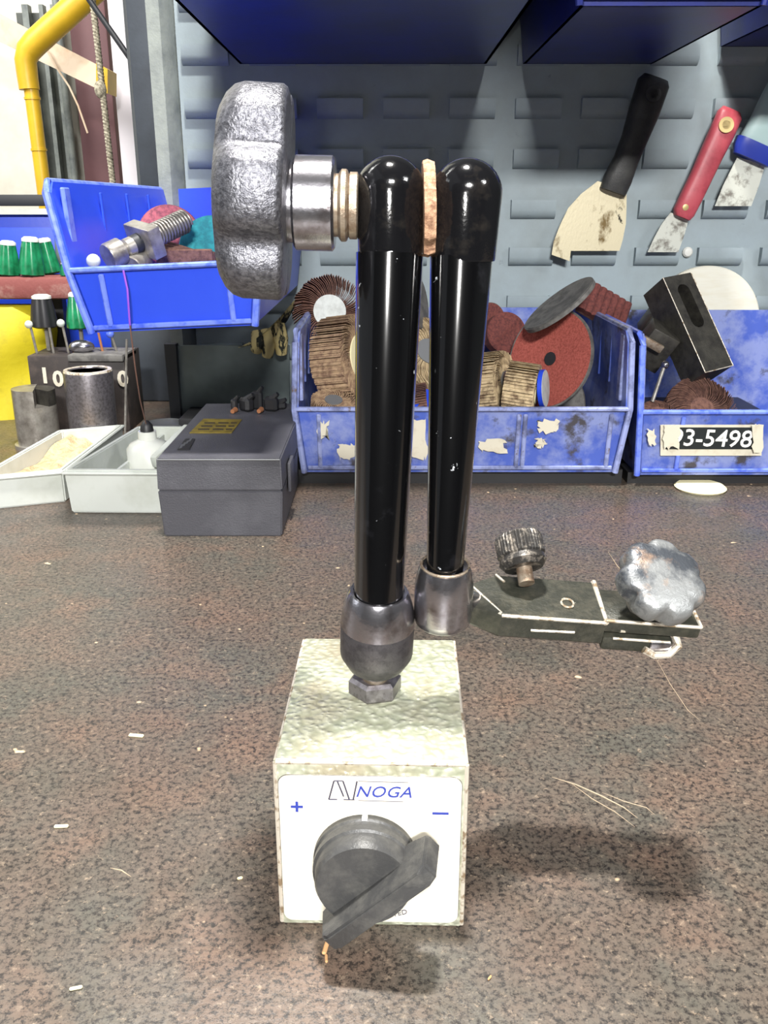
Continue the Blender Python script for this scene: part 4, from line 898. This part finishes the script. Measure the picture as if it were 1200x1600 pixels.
t = empty('stepped_steel_slug', (x, Yc + .01, 0), 'shorter steel cylinder with a notch cut from its top', 'steel cylinder', 'steel cylinders')
bm = B(); z2 = at(62, 632, Yc + .01).z
lathe(bm, [(r * 1.15, 0), (r * 1.15, 0.003), (r * .98, 0.0032), (r * .98, 0.006), (r, 0.008), (r, z2), (0, z2)], (x, Yc + .01, 0), (0, 0, 1), 48)
obj('lower_body', bm, 'steel', t, ang=30)
bm = B(); arc = [(x + r * math.cos(math.radians(a)), Yc + .01 + r * math.sin(math.radians(a)), z2) for a in range(100, 291, 10)]; prism(bm, arc, (0, 0, z - z2)); obj('upper_step', bm, 'steel', t, ang=30)
arc = [(x + r * math.cos(math.radians(a)), Yc + .01 + r * math.sin(math.radians(a)), z2) for a in range(-30, 101, 10)] + [(x, Yc + .012, z2)]
bm = B(); prism(bm, arc, (0, 0, (z - z2) * .92)); obj('rear_step', bm, 'blacksteel', t, ang=30)
# numbered dark block with rods
Yb = 0.76
xl, xr = at(50, 620, Yb).x, at(199, 620, Yb).x; zt3 = at(120, 556, Yb).z
t = empty('tool_block', ((xl + xr) / 2, Yb + .02, 0), 'dark block with white painted digits behind the steel cylinders', 'tool block')
bm = B(); boxpp(bm, (xl, Yb, 0), (xr, Yb + 0.05, zt3), 0.001); blk = obj('block_body', bm, 'block', t)
bm = B(); boxpp(bm, (at(112, 600, Yb).x, Yb - .003, zt3 - 0.0045), (xr, Yb + .04, zt3 + 0.001), 0.0006); obj('steel_strip', bm, 'greydisc', t)
for ch, px, py in (('1', 70, 588), ('0', 91, 593), ('0', 192, 593)):
    bm = text_bm(ch, 0.018, Matrix.Translation(at(px, py, Yb - .0006)) @ FRONT, 0.0003, 0.0006); obj('digit', bm, 'paper', blk)
for i, (a_, b_, m_) in enumerate((((48, 512), (57, 545), 'steel'), ((77, 512), (84, 553), 'steel'), ((98, 510), (107, 548), 'steel'), ((116, 540), (118, 565), 'copper'), ((152, 512), (160, 545), 'copper'), ((175, 527), (183, 553), 'steel'))):
    lab = ('steel rod with a white tip, leftmost in the dark block', 'steel rod second from the left in the dark block', 'steel rod third from the left in the dark block', 'short copper rod in the middle of the dark block', 'copper coloured rod below the corner of the hanging bin', 'steel rod with a light blue tip in the dark block')[i]
    Yr = Yb + 0.012 + 0.002 * i; p = at(*b_, Yr); p.z = zt3
    o = empty('tool_shaft', p, lab, 'rod', 'rods in the dark tool block')
    bm = B(); cyl(bm, at(*a_, Yr), p, 0.0011 if i != 3 else .0014, seg=10); obj('shaft', bm, m_, o)
    if i in (0, 2, 5):
        bm = B(); ball(bm, at(a_[0] - 3, a_[1] - 5, Yr), 0.0035, 12); obj('rod_tip', bm, 'white' if i != 5 else 'bluehi', o)
t = empty('solder_lump', at(128, 545, Yb), 'shiny dark metal lump on top of the dark block', 'metal lump')
c = at(128, 545, Yb + .015); c.z = zt3 + 0.0055; bm = B(); ball(bm, c, 0.0085, 16, (1.3, .9, .7)); obj('lump', bm, 'chrome', t)
# thin vertical rod right of it
t = empty('welding_rod', V((at(196, 670, 0.72).x, 0.72, 0)), 'thin bright rod standing upright right of the dark block', 'rod')
bm = B(); cyl(bm, V((at(194, 680, 0.72).x, 0.72, 0)), at(198, 530, 0.73), 0.0010, seg=10); obj('shaft', bm, 'steel', t)
# yellow tarp
t = empty('yellow_bag', V((at(10, 600, 0.8).x, 0.80, 0)), 'yellow sack standing at the left edge of the bench', 'sack')
bm = B(); xr_ = at(44, 560, 0.79).x; n = 14; cols = []
zt4 = at(20, 484, 0.79).z
for i in range(n + 1):
    u = i / n; col = []
    for j in range(13):
        v = j / 12; hw = 0.11 * (1 - 0.10 * (2 * v - 1) ** 4) ; cx_ = xr_ - 0.10
        a = PI * u
        X_ = cx_ + hw * math.cos(a) * (1 + .03 * math.sin(9 * v + 4 * u)) ; Y_ = 0.84 - 0.05 * math.sin(a) * (1 + 0.1 * math.sin(7 * v + 11 * u))
        col.append(bm.verts.new((X_ - (1 - v) * 0.0, Y_, zt4 * v)))
    cols.append(col)
for i in range(n):
    for j in range(12): bm.faces.new((cols[i][j], cols[i + 1][j], cols[i + 1][j + 1], cols[i][j + 1]))
bm.faces.new([c_[0] for c_ in cols]); bm.faces.new([c_[-1] for c_ in cols]); bm.faces.new(cols[0] + cols[-1][::-1])
obj('sack_body', bm, 'yellow', t, ang=60)
# maroon rack bar and screwdrivers
Yk = 0.82
t = empty('screwdriver_rack', V((at(20, 470, Yk).x, Yk, 0)), 'dusty maroon rack bar holding the green handled screwdrivers', 'rack')
bm = B(); za, zb_ = at(60, 432, Yk).z, at(60, 466, Yk).z
boxpp(bm, (-0.62, Yk - .012, zb_), (at(120, 450, Yk).x, Yk + 0.035, za), 0.004); obj('rack_bar', bm, 'rack', t)
bm = B(); boxpp(bm, (-0.60, Yk + .02, 0), (-0.585, Yk + .033, zb_)); obj('rack_post', bm, 'dark', t)
bm = B(); boxpp(bm, (at(60, 450, Yk).x, Yk + .022, 0), (at(60, 450, Yk).x + .012, Yk + .033, zb_)); obj('rack_post', bm, 'dark', t)
def driver(top, bot, rt, rb, Y, mh, label, below=False, ridges=6):
    T, Bt = at(*top, Y), at(*bot, Y)
    if not below: Bt.z = max(Bt.z, za + 0.0003) if False else za + 0.0003
    d_ = T - Bt; Lh = d_.length; o = empty('screwdriver', Bt, label, 'screwdriver', 'screwdrivers in the maroon rack')
    r0, r1 = pxs(rb, 420, Y), pxs(rt, 380, Y)
    st = lambda th, r, h: r * (1 - 0.12 * (0.5 - 0.5 * math.cos(ridges * th)) ** 2)
    bm = B(); lathe(bm, [(r0 * .7, 0), (r0, Lh * .05), (r0 * .98, Lh * .25), ((r0 + r1) / 2, Lh * .6), (r1, Lh * .90)], Bt, d_, 48, star=st); obj('handle', bm, mh, o, ang=50)
    bm = B(); lathe(bm, [(r1 * 1.02, Lh * .88), (r1 * 1.0, Lh * .95), (r1 * .7, Lh), (0, Lh * 1.01)], Bt, d_, 24); obj('end_cap', bm, 'tip', o, ang=50)
    return o
driver((12, 376), (14, 432), 12, 18, Yk + .004, 'greenp', 'green screwdriver handle at the left edge, standing on the rack')
driver((-10, 380), (-8, 432), 12, 17, Yk + .008, 'greenp', 'green screwdriver handle cut by the left edge of the picture')
driver((47, 370), (50, 432), 13, 20, Yk + .001, 'greenp', 'large green screwdriver handle with bright ridges, standing on the rack')
driver((67, 372), (82, 432), 11, 15, Yk + .024, 'greenp', 'green screwdriver handle leaning right behind the large one')
driver((104, 410), (106, 432), 9, 12, Yk + .004, 'greenp', 'short pale green handle beside the hanging bin')
driver((96, 338), (100, 420), 11, 13, Yk + .05, 'greyp', 'tall grey handle behind the rack beside the hanging bin', True)
d1 = driver((116, 456), (124, 514), 10, 19, Yk - .035, 'greenp', 'green screwdriver handle hanging below the rack', True)
d2 = driver((64, 460), (70, 512), 15, 21, Yk - .035, 'dark', 'black screwdriver handle hanging below the rack', True)
for d_, px, py in ((d1, 126, 514), (d2, 72, 512)):
    bm = B(); p = at(px, py, Yk - .035); q = p.copy(); q.z = zt3 + 0.001; cyl(bm, p, q, 0.0018, seg=10); obj('shaft', bm, 'steel', d_)
# grey handle needs a support: blue board behind
t = empty('blue_board', V((at(50, 380, 0.93).x, 0.93, 0)), 'royal blue board behind the screwdrivers', 'board')
bm = B(); boxpp(bm, (-0.80, 0.925, 0.0), (at(200, 400, 0.925).x, 0.94, at(50, 333, 0.925).z), 0.001); obj('board_sheet', bm, 'blue', t)
bm = B(); boxpp(bm, (-0.80, 0.918, at(50, 335, 0.925).z), (at(150, 400, 0.925).x, 0.942, at(50, 326, 0.925).z)); obj('white_edging', bm, 'white', t)
t = empty('black_rail', V((-0.5, 1.0, 0)), 'black horizontal rail above the blue board', 'rail')
zb1, zb2 = at(50, 322, 1.0).z, at(50, 304, 1.0).z
bm = B(); boxpp(bm, (-0.90, 1.004, zb1), (at(204, 300, 1.0).x, 1.022, zb2), 0.001); obj('rail_bar', bm, 'blackbar', t)
bm = B(); boxpp(bm, (-0.88, 1.006, -0.9), (-0.86, 1.02, zb1+.002)); boxpp(bm, (-0.36, 1.006, -0.9), (-0.34, 1.02, zb1 + .002)); obj('rail_post', bm, 'blackbar', t)

# ------------------------------------------------------------------ the yard beyond (left)
YW = 2.98
def wallbox(name, pts, m, Y, th, parent=None, **k):
    bm = B(); prism(bm, [at(x, y, Y) for x, y in pts], (0, th, 0)); return obj(name, bm, m, parent, **k)
YM = 2.86
t = empty('maroon_door', at(140, 200, YM), 'maroon painted door leaf beyond the rope', 'door')
bm = B(); a = at(106, 20, YM); b_ = at(176, 150, YM); boxpp(bm, (a.x, YM, -0.9), (b_.x, YM + .05, a.z + .3), 0.004); obj('door_leaf', bm, 'maroon', t)
t = empty('glazed_strip', at(90, 200, 2.93), 'dark glazed strip with grey mullions left of the maroon door', 'window')
bm = B(); a = at(52, 250, 2.93); b_ = at(112, 250, 2.93); boxpp(bm, (a.x, 2.93, -0.9), (b_.x, 2.955, at(80, 20, 2.93).z)); obj('pane', bm, 'facadedk', t)
for px, wv in ((60, 0.018), (84, 0.012), (104, 0.022)):
    bm = B(); q = at(px, 200, 2.9); boxpp(bm, (q.x - wv / 2, 2.90, -0.9), (q.x + wv / 2, 2.93, at(80, 10, 2.93).z)); obj('mullion', bm, 'upright', t)
t = empty('white_post', at(196, 200, 2.6), 'bright white painted post beside the dark cabinet slab', 'post')
bm = B(); a = at(180, 150, 2.6); b_ = at(222, 150, 2.6); boxpp(bm, (a.x, 2.6, -0.9), (b_.x, 2.64, 2.2), 0.004); obj('post_shaft', bm, 'lilac', t)
# timber beam
t = empty('timber_beam', at(80, 90, 2.4), 'pale timber beam sloping across the yellow pipe', 'beam')
bm = B(); prism(bm, [at(-120, -40, 2.45), at(165, 108, 2.45), at(165, 145, 2.45), at(-120, 8, 2.45)], (0, 0.05, 0)); obj('beam_timber', bm, 'beam', t)
bm = B(); prism(bm, [at(150, 98, 2.42), at(168, 108, 2.42), at(168, 146, 2.42), at(150, 138, 2.42)], (0, 0.08, 0)); obj('end_plate', bm, 'pipe', t)
# yellow pipe
t = empty('gas_pipe', V((at(80, 300, 2.2).x, 2.2, -0.9)), 'yellow gas pipe with an elbow running up the wall', 'pipe')
YG = 2.2
bx_, tz_ = at(46, 118, YG), at(38, 82, YG)
bot = V((at(82, 330, YG).x, YG, -0.9)); 
bm = B(); r = pxs(11, 200, YG); cyl(bm, bot, V((bx_.x, YG, bx_.z)), r, seg=24); obj('lower_run', bm, 'pipe', t)
bm = B(); R2 = pxs(16, 80, YG)
tube(bm, [at(46, 140, YG), at(43, 120, YG), at(40, 95, YG), at(44, 80, YG), at(56, 66, YG), at(80, 44, YG), at(120, 8, YG), at(200, -64, YG)], [R2 * .98, R2, R2 * 1.05, R2 * 1.15, R2 * 1.2, R2 * 1.2, R2 * 1.2, R2 * 1.2], 24); obj('upper_run', bm, 'pipe', t, ang=60)
for (px, py) in ((50, 152), (64, 232)):
    bm = B(); q = at(px, py, YG); q2 = at(px + .3, py + 4, YG); cyl(bm, V((bx_.x + (bot.x - bx_.x) * (bx_.z - q.z) / (bx_.z - bot.z), YG, q.z)), V((bx_.x + (bot.x - bx_.x) * (bx_.z - q2.z) / (bx_.z - bot.z), YG, q2.z)), r * 1.12, seg=24); obj('pipe_joint', bm, 'pipe', t)
# rope
t = empty('hanging_rope', at(140, -60, 1.9), 'twisted pale rope hanging in front of the maroon door', 'rope')
for ph in (0, PI):
    bm = B(); pts = []
    A1, A2 = at(140, -40, 1.9), at(181, 330, 1.9)
    for i in range(241):
        u = i / 240; p = A1.lerp(A2, u); a = ph + u * 2 * PI * 34; pts.append(p + V((0.0032 * math.cos(a), 0.0032 * math.sin(a), 0)))
    tube(bm, pts, 0.0036, 5); obj('strand', bm, 'rope', t, ang=80)
bm = B(); ball(bm, at(157, 140, 1.9), 0.012, 12, (1, 1, 1.4)); obj('knot', bm, 'rope', t)
t = empty('black_strut', at(170, 45, 1.6), 'thin black strut crossing the top of the white post', 'strut')
bm = B(); tube(bm, [at(120, -28, 1.6), at(212, 104, 1.6)], pxs(4.5, 50, 1.6), 10); obj('strut_bar', bm, 'blackbar', t)
t = empty('facade_wire', at(110, 150, 2.44), 'thin wire drooping below the timber beam', 'wire')
bm = B(); tube(bm, [at(72, 75, 2.44), at(90, 108, 2.44), at(108, 135, 2.44), at(122, 165, 2.44), at(137, 208, 2.44)], 0.0025, 6); obj('wire_length', bm, 'beam', t)
# drainpipe
t = empty('grey_conduit', V((at(108, 200, 2.8).x, 2.8, -0.9)), 'thin grey conduit running down left of the maroon door', 'conduit')
bm = B(); cyl(bm, V((at(120, 300, 2.8).x, 2.8, -0.9)), V((at(92, 60, 2.8).x, 2.8, 1.3)), 0.010, seg=12); obj('conduit_tube', bm, 'upright', t)

# ------------------------------------------------------------------ chips on the bench
for i, (px, py, ln_, rot, m, lab) in enumerate(((213, 1151, 24, -8, 'cream', 'pale sliver of wood on the bench left of the magnetic base'), (509, 1483, 26, 80, 'cork', 'orange flake in front of the magnetic base, under the lever'),
        (510, 1500, 16, 95, 'cork', 'smaller orange crumb just in front of the orange flake'), (96, 1293, 22, 4, 'cream', 'tan sliver near the left edge of the bench'), (119, 1546, 20, 15, 'cream', 'round tan crumb low in the left corner'), (765, 1530, 10, 50, 'cork', 'orange crumb right of the magnetic base near the bottom'), (375, 1374, 9, 20, 'cream', 'tiny pale crumb left of the magnetic base'), (708, 798, 0, 0, None, None))):
    if m is None: continue
    c = atz(px, py, 0.0); L1 = pxs(ln_, py, c.y) / 2
    bm = B(); box(bm, (c.x, c.y, 0.0005), (L1 * 2, L1 * .55, 0.0009), Matrix.Rotation(math.radians(rot), 3, 'Z'), 0.0003, 1)
    obj('wood_chip', bm, m, label=lab, cat='chip', origin=(c.x, c.y, 0), group='chips on the bench')
